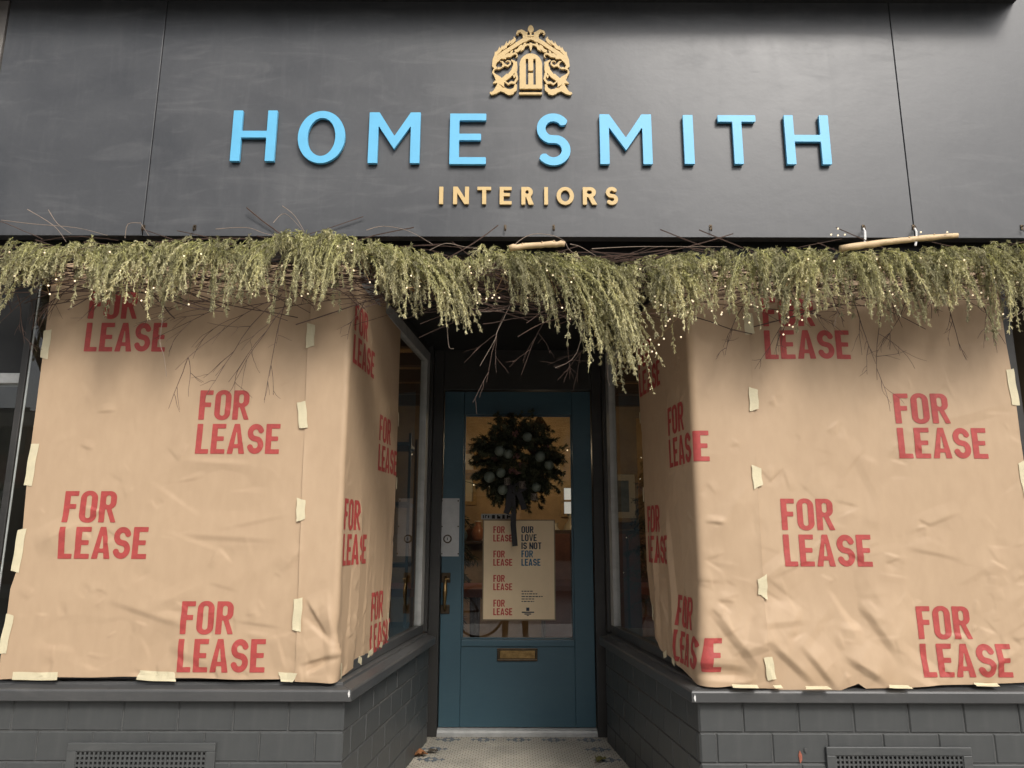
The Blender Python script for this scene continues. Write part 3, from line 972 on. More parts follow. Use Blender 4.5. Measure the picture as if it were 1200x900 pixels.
# letter slot
a, b = P(582.5, 774.5, D), P(630, 759.5, D)
sx0, sx1, sz0, sz1 = a[0], b[0], a[2], b[2]
mb = MB(); t_ = .013
mb.box((sx0, yd0 - .012, sz0), (sx1, yd0 - .0005, sz0 + t_)); mb.box((sx0, yd0 - .012, sz1 - t_), (sx1, yd0 - .0005, sz1))
mb.box((sx0, yd0 - .012, sz0 + t_), (sx0 + t_ * 1.1, yd0 - .0005, sz1 - t_)); mb.box((sx1 - t_ * 1.1, yd0 - .012, sz0 + t_), (sx1, yd0 - .0005, sz1 - t_))
ms = mb.build('mail_slot', M['bronze'], door, bevel=.003)
mb = MB(); mb.box((sx0 + t_ * 1.1 + .001, yd0 - .007, sz0 + t_ + .001), (sx1 - t_ * 1.1 - .001, yd0 - .001, sz1 - t_ - .001)); mb.build('flap', M['brass'], ms, bevel=.002)

fr = empty('door_frame', ((dx0 + dx1) / 2, D, 0), 'dark brown timber frame round the blue door, with aluminium threshold', 'door frame')
jx0, jx1 = -0.600, 0.668


def fbox(name, a, b, m=None, bevel=.003): return dbox(name, a, b, m or M['frame_dark'], fr, bevel)


fbox('jamb', (dx0 - .085, D - .055, .0), (dx0 - .004, D + .10, 2.351)); fbox('jamb', (dx1 + .004, D - .055, .0), (dx1 + .085, D + .10, 2.351))
fbox('panel', (-.530, D - .03, .0), (dx0 - .0855, D + .09, 2.351)); fbox('panel', (dx1 + .0855, D - .03, .0), (.600, D + .09, 2.351))
fbox('jamb_return', (-.546, 1.604, .602), (-.4995, D - .0305, 2.351)); fbox('jamb_return', (.5705, 1.604, .602), (.617, D - .0305, 2.351))
fbox('head', (dx0 - .004, D - .05, dzt + .004), (dx1 + .004, D + .10, 2.351))
mb = MB()
zt_ = dzb - .003
pr = [(D - .055, .0005), (D + .09, .0005), (D + .09, zt_), (D - .01, zt_), (D - .02, zt_ - .006), (D - .035, zt_ - .006), (D - .045, zt_ - .020), (D - .055, zt_ - .022)]
mb.prism(None, [(dx0 - .003, y, z) for y, z in pr], [(dx1 + .003, y, z) for y, z in pr])
mb.build('threshold', M['alu'], fr, bevel=.001)
for s_, bx in ((-1, dx0 - .086), (1, dx1 + .086)):      # corner blocks where sill meets jamb
    mb = MB(); x2 = bx + s_ * .045; mb.box((bx, D - .115, .0), (x2, D - .056, .63)); mb.build('jamb_foot', M['frame_dark'], fr, bevel=.004)

# poster behind the ribbon
YP = D - .004
post = empty('lease_poster', (P(607, 668, YP)[0], YP, P(607, 727, YP)[2]), 'tan poster with red and blue lettering in the door glass, dark ribbon hanging over it', 'poster')
a, b = P(564.8, 727, YP), P(650.3, 609, YP)
X0, X1, Z0, Z1 = a[0], b[0], a[2], b[2]
M['poster'] = mat('poster_card', (0.70, 0.55, 0.35), 0.6, 0.04, 8)
mb = MB(); mb.box((X0 + .007, YP, Z0 + .007), (X1 - .007, YP + .004, Z1 - .007)); mb.build('card', M['poster'], post)
mb = MB()
for q in (((X0, Z0), (X1, Z0 + .007)), ((X0, Z1 - .007), (X1, Z1)), ((X0, Z0 + .007), (X0 + .007, Z1 - .007)), ((X1 - .007, Z0 + .007), (X1, Z1 - .007))):
    mb.box((q[0][0], YP - .002, q[0][1]), (q[1][0], YP + .005, q[1][1]))
mb.build('poster_frame', mat('poster_edge', (0.20, 0.15, 0.09), 0.5), post)
M['navy'] = mat('navy_print', (0.016, 0.026, 0.050), 0.6)
M['steelblue'] = mat('blue_print', (0.02, 0.11, 0.20), 0.6)
M['pred'] = mat('poster_red', (0.45, 0.055, 0.045), 0.6)


def flat_text(lines, px0, py_top, px1, py_bot, Y, m, parent, name='lettering', pitch=1.2):
    a, b = P(px0, py_bot, Y), P(px1, py_top, Y)
    V, F = text2d(lines, pitch=pitch, res=.045)
    w_, h_ = V[:, 0].max(), V[:, 1].max()
    mb = MB()
    mb.add([(a[0] + x / w_ * (b[0] - a[0]), Y, a[2] + z / h_ * (b[2] - a[2])) for x, z in V], F)
    return link(name, mb.mesh(name, fix=False), m, parent)


YT = YP - .0012
for y0, y1 in ((616.7, 634.6), (645.2, 663), (673.8, 691.7), (702.7, 721)):
    flat_text(['FOR', 'LEASE'], 578, y0, 600.3, y1, YT, M['pred'], post)
flat_text(['OUR', 'LOVE', 'IS NOT'], 611, 616.7, 634.3, 643.5, YT, M['navy'], post)
flat_text(['FOR', 'LEASE'], 611, 645, 633.3, 663, YT, M['steelblue'], post)
mb = MB()
rg = random.Random(3)
for k, (py, wd) in enumerate(((692.3, 13), (695.4, 18), (698.5, 24), (701.4, 14), (704.2, 14))):
    x = 611.2
    while x < 611 + wd:
        ln = rg.uniform(1.6, 4)
        p = P(x, py, YT); q = P(min(x + ln, 611 + wd + 1), py + 1.1, YT)
        mb.add([(p[0], YT, q[2]), (q[0], YT, q[2]), (q[0], YT, p[2]), (p[0], YT, p[2])], [(0, 1, 2, 3)])
        x += ln + .8
for x0, x1, y0, y1 in ((616.7, 620.3, 712, 716), (611.4, 626, 716.8, 718.2), (614.6, 622.4, 718.9, 720.2), (617.2, 619.8, 720.8, 721.8)):
    p = P(x0, y0, YT); q = P(x1, y1, YT)
    mb.add([(p[0], YT, q[2]), (q[0], YT, q[2]), (q[0], YT, p[2]), (p[0], YT, p[2])], [(0, 1, 2, 3)])
link('small_print', mb.mesh('small_print', fix=False), M['navy'], post)['kind'] = 'stuff'

# strip sticker above the poster
stk = empty('sticker_strip', P(582, 606, D), 'small grey sticker strip with dark marks just above the poster on the door glass', 'sticker')
a, b = P(563.8, 608.6, D + .017), P(601, 602.2, D + .017)
mb = MB(); mb.box((a[0], D + .0165, a[2]), (b[0], D + .0185, b[2])); mb.build('strip', mat('sticker_grey', (0.30, 0.31, 0.30), .5, .1, 30), stk)
mb = MB()
for x0, x1, y0, y1 in ((566, 567.2, 603.6, 607.2), (568.4, 570.6, 603.6, 604.6), (568.4, 569.4, 604.6, 607.2), (571.8, 573.2, 604, 607.2), (576.5, 580, 603.4, 607.8), (582.5, 584.2, 603.4, 607.8), (584.2, 586.4, 605, 607.8), (588.6, 591.5, 603.4, 607.8), (594, 595.4, 603.4, 607.8), (595.4, 598, 604.8, 606.4)):
    p = P(x0, y0, D + .0158); q = P(x1, y1, D + .0158)
    mb.add([(p[0], D + .0158, q[2]), (q[0], D + .0158, q[2]), (q[0], D + .0158, p[2]), (p[0], D + .0158, p[2])], [(0, 1, 2, 3)])
link('marks', mb.mesh('marks', fix=False), M['black'], stk)['kind'] = 'stuff'

# ------------------------------------------------------------------ kraft paper over the windows
class Wrap:
    """paper surface: path s round the glass corner, height z, relief h on a lattice"""
    DS = 0.005

    def __init__(s, fold_x, h0, h1, smin, smax, r, seed):
        n = 4000
        S = np.linspace(smin - .1, smax + .1, n)
        t = np.clip((S + r) / (2 * r), 0, 1)
        head = h0 + (h1 - h0) * (t * t * (3 - 2 * t))
        dx, dy = np.cos(head), np.sin(head)
        ds = S[1] - S[0]
        x = np.concatenate([[0], np.cumsum((dx[1:] + dx[:-1]) / 2) * ds]); y = np.concatenate([[0], np.cumsum((dy[1:] + dy[:-1]) / 2) * ds])
        i0 = np.argmin(np.abs(S))
        x += fold_x - x[i0]
        fi = 100 if h0 == 0 else n - 100
        y -= y[fi]
        s.S, s.x, s.y, s.hx, s.hy = S, x, y, dx, dy
        s.smin, s.smax = smin, smax
        s.z0, s.z1 = 0.50, 2.42
        s.gs = np.arange(smin - .05, smax + .06, s.DS); s.gz = np.arange(s.z0, s.z1, s.DS)
        s.G, s.Zg = np.meshgrid(s.gs, s.gz, indexing='ij')
        s.H = np.zeros_like(s.G)
        s.rng = np.random.default_rng(seed)

    def crease(s, a, b, amp, w1, w2):
        (x0, z0), (x1, z1) = a, b
        ex, ez = x1 - x0, z1 - z0
        L = math.hypot(ex, ez) + 1e-6
        t = ((s.G - x0) * ex + (s.Zg - z0) * ez) / L / L
        d = ((s.G - x0) * ez - (s.Zg - z0) * ex) / L
        win = np.clip(3.0 * np.minimum(t, 1 - t), 0, 1)
        s.H += amp * win * np.where(d > 0, np.clip(1 - np.abs(d) / (2 * w1), 0, 1), np.clip(1 - np.abs(d) / (2 * w2), 0, 1))

    def ripple(s, n, amp, fs, fz):
        for _ in range(n):
            a, b, p = s.rng.normal(0, fs), s.rng.normal(0, fz), s.rng.uniform(0, 2 * PI)
            s.H += amp * np.sin(a * s.G + b * s.Zg + p) * s.rng.uniform(.4, 1)

    def hat(s, S, Z):
        u = np.clip((np.asarray(S) - s.gs[0]) / s.DS, 0, len(s.gs) - 1.001); v = np.clip((np.asarray(Z) - s.gz[0]) / s.DS, 0, len(s.gz) - 1.001)
        i, j = u.astype(int), v.astype(int)
        a, b = u - i, v - j
        H = s.H
        return H[i, j] * (1 - a) * (1 - b) + H[i + 1, j] * a * (1 - b) + H[i, j + 1] * (1 - a) * b + H[i + 1, j + 1] * a * b

    def pos(s, S, Z, off=0.0):
        S, Z = np.asarray(S, float), np.asarray(Z, float)
        x, y = np.interp(S, s.S, s.x), np.interp(S, s.S, s.y)
        hx, hy = np.interp(S, s.S, s.hx), np.interp(S, s.S, s.hy)
        h = s.hat(S, Z) + off
        return np.stack([x + hy * h, y - hx * h, Z], -1)

    def sheet(s, s0, s1, zb, zt, off, m, nm='paper_sheet', lift=0):
        """s0, s1: functions of z; zb: function of the fraction u along the sheet"""
        smid = abs(s1(1.5) - s0(1.5))
        nu, nv = int(smid / s.DS), int((zt - .6) / s.DS)
        u, v = np.meshgrid(np.linspace(0, 1, nu + 1), np.linspace(0, 1, nv + 1), indexing='ij')
        zl = zb(u)
        Z = zl + (zt - zl) * v
        S = s0(Z) + (s1(Z) - s0(Z)) * u
        if lift:                                  # the overlapping edge stands a little off the sheet below
            du = (u if lift > 0 else 1 - u) * smid
            off = off + (.003 + .0015 * np.sin(7 * Z) + .001 * np.sin(19 * Z)) * np.exp(-du / .015)
        V = s.pos(S, Z, off)
        idx = np.arange((nu + 1) * (nv + 1)).reshape(nu + 1, nv + 1)
        q = np.stack([idx[:-1, :-1], idx[1:, :-1], idx[1:, 1:], idx[:-1, 1:]], -1).reshape(-1, 4)
        me = bpy.data.meshes.new(nm)
        me.from_pydata(V.reshape(-1, 3).tolist(), [], q.tolist())
        me.polygons.foreach_set('use_smooth', [True] * len(q))
        me.materials.append(m)
        o = bpy.data.objects.new(nm, me); COL.objects.link(o)
        return o


LH = R(84.6)
RH = R(-84.3)
lw = Wrap(-0.688, 0.0, LH, -1.40, 1.00, .015, 21)
rw = Wrap(0.750, RH, 0.0, -0.90, 1.45, .024, 22)
lw.H += .004; rw.H += .004
lw.ripple(10, .0016, 6, 3); rw.ripple(10, .0022, 7, 3)


def low(z, a, b):                      # 1 below a, 0 above b
    t = np.clip((b - z) / (b - a), 0, 1)
    return t * t * (3 - 2 * t)


# random handling creases, more of them low down
for wv, n, k in ((lw, 95, 1.0), (rw, 105, 1.25)):
    for _ in range(n):
        zc = .58 + 1.7 * wv.rng.beta(1.1, 2.3)
        sc_ = wv.rng.uniform(wv.smin, wv.smax)
        an = wv.rng.choice([wv.rng.normal(.15, .35), wv.rng.normal(2.6, .4), wv.rng.normal(.9, .3)])
        L = wv.rng.uniform(.08, .34)
        lowf = .45 + .75 * low(zc, .6, 1.3)
        wv.crease((sc_ - L / 2 * math.cos(an), zc - L / 2 * math.sin(an)), (sc_ + L / 2 * math.cos(an), zc + L / 2 * math.sin(an)),
                  k * lowf * wv.rng.normal(0, .0032), wv.rng.uniform(.003, .016), wv.rng.uniform(.02, .08))


for wv, n in ((lw, 170), (rw, 210)):           # small sharp crumples
    for _ in range(n):
        zc = .58 + 1.7 * wv.rng.beta(1.0, 2.6); sc_ = wv.rng.uniform(wv.smin, wv.smax); an = wv.rng.uniform(0, PI); L = wv.rng.uniform(.03, .14)
        wv.crease((sc_ - L / 2 * math.cos(an), zc - L / 2 * math.sin(an)), (sc_ + L / 2 * math.cos(an), zc + L / 2 * math.sin(an)),
                  (.35 + .65 * low(zc, .6, 1.2)) * wv.rng.choice([-1, 1]) * wv.rng.uniform(.0010, .0046), wv.rng.uniform(.0025, .007), wv.rng.uniform(.010, .035))


for wv, n in ((lw, 45), (rw, 60)):             # V-shaped kinks
    for _ in range(n):
        zc = .60 + 1.6 * wv.rng.beta(1.0, 2.2); sc_ = wv.rng.uniform(wv.smin, wv.smax); an = wv.rng.uniform(0, 2 * PI); op = wv.rng.uniform(.5, 1.4)
        L = wv.rng.uniform(.04, .11); a_ = wv.rng.choice([-1, 1]) * wv.rng.uniform(.0015, .0045)
        for sg__, f in ((-1, 1), (1, -.8)):
            wv.crease((sc_, zc), (sc_ + L * math.cos(an + sg__ * op / 2), zc + L * math.sin(an + sg__ * op / 2)), a_ * f, .004, .016)


def fs(wv, px, py):
    """photograph pixel on the front plane -> (s, z)"""
    p = P(px, py, -.004)
    i = np.argmin(np.abs(wv.S))
    return (p[0] - np.interp(0.4 if wv is rw else -0.4, wv.S, wv.x) + (0.4 if wv is rw else -0.4), p[2])


def cr(wv, x0, y0, x1, y1, amp, w1, w2): wv.crease(fs(wv, x0, y0), fs(wv, x1, y1), amp, w1, w2)


# creases one can see: left sheet
cr(lw, 170, 790, 215, 735, -.007, .012, .05); cr(lw, 120, 700, 225, 735, .006, .01, .06); cr(lw, 40, 640, 100, 610, .012, .04, .03)
cr(lw, 210, 540, 300, 545, .004, .02, .01); cr(lw, 225, 565, 320, 572, -.004, .012, .04); cr(lw, 200, 625, 330, 632, .005, .01, .05)
cr(lw, 355, 720, 400, 760, -.009, .008, .04); cr(lw, 350, 778, 398, 764, .009, .006, .04); cr(lw, 398, 800, 383, 690, .016, .008, .02); cr(lw, 360, 700, 385, 745, .012, .005, .03); cr(lw, 355, 790, 392, 770, -.012, .006, .03)
cr(lw, 120, 590, 340, 480, .004, .05, .08); cr(lw, 30, 745, 160, 760, -.005, .02, .05); cr(lw, 330, 670, 355, 640, .006, .01, .03)
# vertical pulls on the left return
for s_ in (.10, .22, .33, .47, .60, .72):
    lw.crease((s_, .55), (s_ + .04, 1.35), lw.rng.normal(0, .009), .02, .05)
# right sheets
cr(rw, 905, 700, 870, 830, .018, .03, .06); cr(rw, 895, 745, 960, 805, .016, .012, .06); cr(rw, 935, 752, 985, 812, .014, .01, .05)
cr(rw, 975, 680, 1015, 745, -.014, .02, .06); cr(rw, 1005, 700, 1060, 780, .012, .012, .07); cr(rw, 830, 705, 895, 790, .016, .015, .06)
cr(rw, 820, 790, 880, 792, -.014, .010, .03); cr(rw, 815, 775, 880, 780, .010, .012, .03); cr(rw, 1100, 700, 1180, 650, .005, .02, .06)
cr(rw, 1060, 640, 1130, 655, .006, .01, .05); cr(rw, 1080, 500, 1190, 470, .004, .02, .07); cr(rw, 930, 650, 880, 690, .009, .02, .05)
cr(rw, 880, 560, 826, 640, .008, .02, .04); cr(rw, 826, 610, 850, 612, .009, .006, .012); cr(rw, 985, 765, 1040, 800, .016, .012, .05)
cr(rw, 960, 640, 1000, 690, -.007, .012, .05); cr(rw, 1140, 790, 1190, 765, .010, .01, .04); cr(rw, 1050, 745, 1110, 790, -.008, .02, .05)
for s_ in (-.12, -.22, -.34, -.46, -.58, -.70):
    rw.crease((s_ + .10, .52), (s_ - .06, 1.30), rw.rng.normal(0, .012), .02, .05)
# the right paper bellies out over the sill near its foot
rw.H += .018 * low(rw.Zg, .60, 1.02) * np.clip((rw.G + .75) / .3, 0, 1) * (1 - .55 * np.clip((rw.G - .6) / .4, 0, 1))
rw.H += .004 * low(rw.Zg, .60, 1.15) * np.exp(-((rw.G + .08) / .22) ** 2)
lw.H += .006 * low(lw.Zg, .60, .85) * np.exp(-((lw.G - .02) / .15) ** 2)
lw.H = np.maximum(lw.H, .0015); rw.H = np.maximum(rw.H, .0015)


def smooth_tab(xs, ys): return lambda v: np.interp(v, xs, ys)


def edge_fn(wv, pts):
    sz = sorted([(fs(wv, x, y)[1], fs(wv, x, y)[0]) for x, y in pts])
    return smooth_tab([z for z, _ in sz], [q for _, q in sz])


def wob(base, amp, seed):
    r = np.random.default_rng(seed)
    k = [(r.uniform(8, 30), r.uniform(0, 6.3), r.uniform(.3, 1)) for _ in range(6)]
    return lambda u: base(u) + amp * sum(a * np.sin(f * u + p) for f, p, a in k) / 3


LZT, RZT = 2.29, 2.29
left_edge = edge_fn(lw, [(58, 350), (48, 430), (33, 545), (28, 600), (24, 655), (12, 690), (6, 735), (-4, 800)])
seam_l = edge_fn(lw, [(366, 345), (360, 420), (355, 560), (351, 680), (346, 800)])
zl = lambda px, py: fs(lw, px, py)[1]
sheet_fl = lw.sheet(left_edge, lambda z: seam_l(z) + .02, wob(smooth_tab([0, .1, .5, .8, 1], [zl(0, 796.5), zl(60, 794), zl(190, 793.5), zl(300, 796), zl(350, 796)]), .0025, 1), LZT, 0.0, M['paper'])
sheet_sl = lw.sheet(seam_l, lambda z: np.interp(z, [.6, .75, 1.0, 2.3], [.70, .79, .83, .85]),
                    wob(smooth_tab([0, .16, .22, .5, 1], [zl(350, 798), zl(395, 800), .607, .612, .640]), .006, 2), LZT, .0030, M['paper'], lift=1)
seam_r = edge_fn(rw, [(874, 345), (880, 420), (886, 560), (893, 680), (899, 810)])
right_edge = edge_fn(rw, [(1171, 355), (1178, 400), (1188, 450), (1197, 520), (1208, 600), (1215, 800)])
zr = lambda px, py: fs(rw, px, py)[1]
sheet_fr = rw.sheet(lambda z: seam_r(z) - .02, right_edge, wob(smooth_tab([0, .1, .28, .32, .345, .37, .5, .8, 1], [zr(895, 806), zr(915, 808), zr(985, 807.5), zr(993, 803), zr(1000, 800), zr(1012, 806), zr(1050, 805), zr(1140, 801), zr(1200, 799)]), .002, 3), RZT, 0.0, M['paper'])
sheet_sr = rw.sheet(lambda z: -np.interp(z, [.58, .70, .85, 1.0, 2.3], [.36, .58, .70, .745, .765]), seam_r,
                    wob(smooth_tab([0, .3, .6, .75, 1], [.652, .628, zr(845, 803), zr(860, 803), zr(898, 806)]), .004, 4), RZT, .0035, M['paper'], lift=-1)
tag(sheet_fl, 'wide brown kraft paper sheet with red printing on the left window front', 'paper', 'brown paper sheets taped over the windows')
tag(sheet_sl, 'narrow brown paper sheet wrapped round the corner of the left window', 'paper', 'brown paper sheets taped over the windows')
tag(sheet_fr, 'wide brown kraft paper sheet with red printing on the right window front', 'paper', 'brown paper sheets taped over the windows')
tag(sheet_sr, 'narrow crumpled brown paper sheet wrapped round the corner of the right window', 'paper', 'brown paper sheets taped over the windows')

# red prints
TV, TF = text2d(['FOR', 'LEASE'], pitch=1.14, res=.022)
TW, TH = TV[:, 0].max(), TV[:, 1].max()
PW, PH = 0.338, 0.268


def stamp(wv, s0, zc, sheet_o, off, cut=None, w_=PW, h_=PH, skew=0.0):
    S = s0 + TV[:, 0] / TW * w_
    Z = zc - h_ / 2 + TV[:, 1] / TH * h_
    S = S + skew * (TV[:, 1] / TH - .5)
    F = TF
    V = wv.pos(S, Z, off + .0016)
    me = bpy.data.meshes.new('lettering')
    me.from_pydata(V.tolist(), [], F)
    me.materials.append(M['print'])
    me.polygons.foreach_set('use_smooth', [True] * len(me.polygons))
    o = bpy.data.objects.new('lettering', me); COL.objects.link(o)
    o.parent = sheet_o
    return o


def stamp_px(wv, x0, y0, x1, y1, sheet_o, off):
    ym = y1 - 18
    a, b = (fs(wv, x0, ym)[0], fs(wv, x0, y0)[1]), (fs(wv, x1, ym)[0], fs(wv, x1, y1)[1])
    stamp(wv, a[0], (a[1] + b[1]) / 2, sheet_o, off, w_=b[0] - a[0], h_=a[1] - b[1])


for q in ((100, 340, 194.5, 412), (230, 457, 328, 532), (69.5, 575, 173, 655), (208.5, 704, 311, 788)): stamp_px(lw, *q, sheet_fl, 0.0)
for q in ((896, 349, 995.5, 421), (1052, 461, 1156.5, 537.5), (918, 584, 1021, 664), (1079, 710, 1184.5, 793.5)): stamp_px(rw, *q, sheet_fr, 0.0)
for s_, z in ((.030, 2.00), (.50, 1.590), (.02, 1.165), (.47, .765)): stamp(lw, s_, z, sheet_sl, .003)
for s_, z, sk in ((-.735, 1.985, 0), (-.285, 1.582, 0), (-.700, 1.165, 0.0), (-.275, .775, .02)): stamp(rw, s_, z, sheet_sr, .0035, skew=sk)

# the sheets' masking tape
def tape(wv, cx, cz, w_, h_, ang, sheet_o, off=.0055, wave=0.002, seed=0):
    r = np.random.default_rng(seed)
    nu, nv = (max(2, int(w_ / .008)), max(2, int(h_ / .008)))
    u, v = np.meshgrid(np.linspace(-.5, .5, nu + 1), np.linspace(-.5, .5, nv + 1), indexing='ij')
    sk0, sk1 = r.normal(0, .10, 2)
    long_v = h_ > w_
    uu = u * w_ + (0 if long_v else (np.abs(u) > .49) * np.sign(u) * v * h_ * sk0 * 3)
    vv = v * h_ + ((np.abs(v) > .49) * np.sign(v) * u * w_ * sk1 * 3 if long_v else 0)
    uu = uu + .0012 * np.sin(9 * v + r.uniform(0, 6)); vv = vv + .0008 * np.sin(7 * u + r.uniform(0, 6))
    S = cx + uu * math.cos(ang) - vv * math.sin(ang); Z = cz + uu * math.sin(ang) + vv * math.cos(ang)
    bend = np.zeros_like(S)
    V = wv.pos(S, np.maximum(Z, .53), off)
    V[..., 2] = Z
    # a strip below the paper's foot bends out onto the sill
    under = np.clip(.602 - Z, 0, 1)
    V[..., 2] = np.where(Z < .602, .602 - under * .30, V[..., 2]); 
    V[..., 1] -= under * .9
    idx = np.arange((nu + 1) * (nv + 1)).reshape(nu + 1, nv + 1)
    q = np.stack([idx[:-1, :-1], idx[1:, :-1], idx[1:, 1:], idx[:-1, 1:]], -1).reshape(-1, 4)
    me = bpy.data.meshes.new('tape_strip')
    me.from_pydata(V.reshape(-1, 3).tolist(), [], q.tolist()); me.materials.append(M['tape'])
    o = bpy.data.objects.new('tape_strip', me); COL.objects.link(o); o.parent = sheet_o
    m_ = o.modifiers.new('thickness', 'SOLIDIFY'); m_.thickness = .0003; m_.offset = 0


def tpx(wv, x0, y0, x1, y1, ang, sheet_o, seed, off=.0024):
    ym = (y0 + y1) / 2
    a, b = (fs(wv, x0, ym)[0], fs(wv, x0, y0)[1]), (fs(wv, x1, ym)[0], fs(wv, x1, y1)[1])
    tape(wv, (a[0] + b[0]) / 2, (a[1] + b[1]) / 2, abs(b[0] - a[0]), abs(a[1] - b[1]), R(ang), sheet_o, off, seed=seed)


for k, (x0, y0, x1, y1, an) in enumerate(((49.5, 387, 58.5, 420, -1), (32, 520, 41.5, 569, -2), (17, 620, 27, 670, -2), (2.5, 720, 12, 766, -5),
                                          (15, 787.5, 68, 797, 0), (162, 786.5, 206, 798, -3))):
    tpx(lw, x0, y0, x1, y1, an, sheet_fl, 30 + k)
for k, (x0, y0, x1, y1, an) in enumerate(((359.5, 380, 369, 407, 0), (350, 471, 360, 502, 8), (348.5, 585, 358.5, 610, 2), (344.5, 701, 354.5, 739, -1), (328, 788, 347, 799, -2))):
    tpx(lw, x0, y0, x1, y1, an, sheet_sl, 40 + k, .0088 if k < 4 else .0056)
for k, (s_, z, w_, h_, an) in enumerate(((.05, .63, .016, .06, 5), (.33, .63, .05, .028, -20), (.48, .640, .07, .026, 8), (.66, .650, .045, .024, -12), (.78, .72, .02, .13, 6),
                                         (.845, 1.75, .015, .07, 0), (.845, 1.42, .015, .06, 0))):
    tape(lw, s_, z, w_, h_, R(an), sheet_sl, .0056, seed=50 + k)
for k, (x0, y0, x1, y1, an) in enumerate(((871.5, 367, 882.5, 392, 2), (877.5, 455.5, 888, 481, -1), (880.5, 547, 891.5, 571, 2), (887, 676, 897.5, 699, -1), (893.5, 768, 904, 795, 8))):
    tpx(rw, x0, y0, x1, y1, an, sheet_sr, 60 + k, .0092)
for k, (x0, y0, x1, y1, an) in enumerate(((855, 802, 884, 811, -1), (903, 804, 912.5, 812, 4), (939, 806.5, 967, 814, 0), (1037, 803.5, 1061, 812, -3), (1140, 800, 1167, 808, -1),
                                          (1182, 433, 1191, 475, 3), (1196, 541, 1205, 585, 2))):
    tpx(rw, x0, y0, x1, y1, an, sheet_fr if x0 > 890 else sheet_sr, 70 + k, .0060 if x0 < 890 else .0026)
for k, (s_, z, w_, h_, an) in enumerate(((-.43, .642, .05, .026, 20), (-.30, .634, .05, .03, -15), (-.66, .80, .018, .07, 0), (-.755, 1.36, .016, .07, 0), (-.76, 1.75, .015, .06, 0))):
    tape(rw, s_, z, w_, h_, R(an), sheet_sr, .0060, seed=80 + k)

# ------------------------------------------------------------------ garland
def foliage_mat(name, c0, c1, tip):
    m = bpy.data.materials.new(name); m.use_nodes = True
    t = m.node_tree; N = t.nodes; L = t.links
    b = N['Principled BSDF']; b.inputs['Roughness'].default_value = 0.7; b.inputs['Specular IOR Level'].default_value = .25
    tc = N.new('ShaderNodeTexCoord'); n = N.new('ShaderNodeTexNoise'); n.inputs['Scale'].default_value = 5; n.inputs['Detail'].default_value = 4
    L.new(tc.outputs['Object'], n.inputs[0])
    g = N.new('ShaderNodeNewGeometry')
    ad = N.new('ShaderNodeMath'); ad.operation = 'ADD'
    L.new(n.outputs[0], ad.inputs[0]); L.new(g.outputs['Random Per Island'], ad.inputs[1])
    r = N.new('ShaderNodeValToRGB'); r.color_ramp.elements[0].position = .45; r.color_ramp.elements[1].position = 1.05
    r.color_ramp.elements[0].color = (*c0, 1); r.color_ramp.elements[1].color = (*c1, 1)
    L.new(ad.outputs[0], r.inputs[0])
    at = N.new('ShaderNodeAttribute'); at.attribute_name = 'tip'
    mx = N.new('ShaderNodeMix'); mx.data_type = 'RGBA'; mx.inputs[7].default_value = (*tip, 1)
    L.new(at.outputs['Fac'], mx.inputs[0]); L.new(r.outputs[0], mx.inputs[6])
    tn = N.new('ShaderNodeAttribute'); tn.attribute_name = 'tone'
    vm_ = N.new('ShaderNodeVectorMath'); vm_.operation = 'SCALE'
    L.new(mx.outputs[2], vm_.inputs[0]); L.new(tn.outputs['Fac'], vm_.inputs['Scale']); L.new(vm_.outputs[0], b.inputs['Base Color'])
    tl = N.new('ShaderNodeBsdfTranslucent'); L.new(vm_.outputs[0], tl.inputs[0])
    ms = N.new('ShaderNodeMixShader'); ms.inputs[0].default_value = .22
    L.new(b.outputs[0], ms.inputs[1]); L.new(tl.outputs[0], ms.inputs[2])
    L.new(ms.outputs[0], N['Material Output'].inputs[0])
    return m


M['cedar'] = foliage_mat('cedar_foliage', (0.14, 0.155, 0.045), (0.47, 0.46, 0.165), (0.70, 0.65, 0.40))
M['fir'] = foliage_mat('fir_foliage', (0.026, 0.042, 0.024), (0.075, 0.095, 0.055), (0.11, 0.12, 0.07))
M['twig'] = mat('brown_twig', (0.085, 0.050, 0.036), 0.75, 0.4, 20)
M['paletwig'] = mat('pale_twig', (0.26, 0.20, 0.155), 0.7, 0.25, 20)
M['birch'] = mat('stripped_pole', (0.62, 0.45, 0.26), 0.6, 0.15, 16, 0.2, 60)
M['bulb'] = emit('warm_bulb', (1.0, 0.82, 0.55), 0.6)
M['wire'] = mat('copper_wire', (0.25, 0.15, 0.06), 0.4, metal=.6)


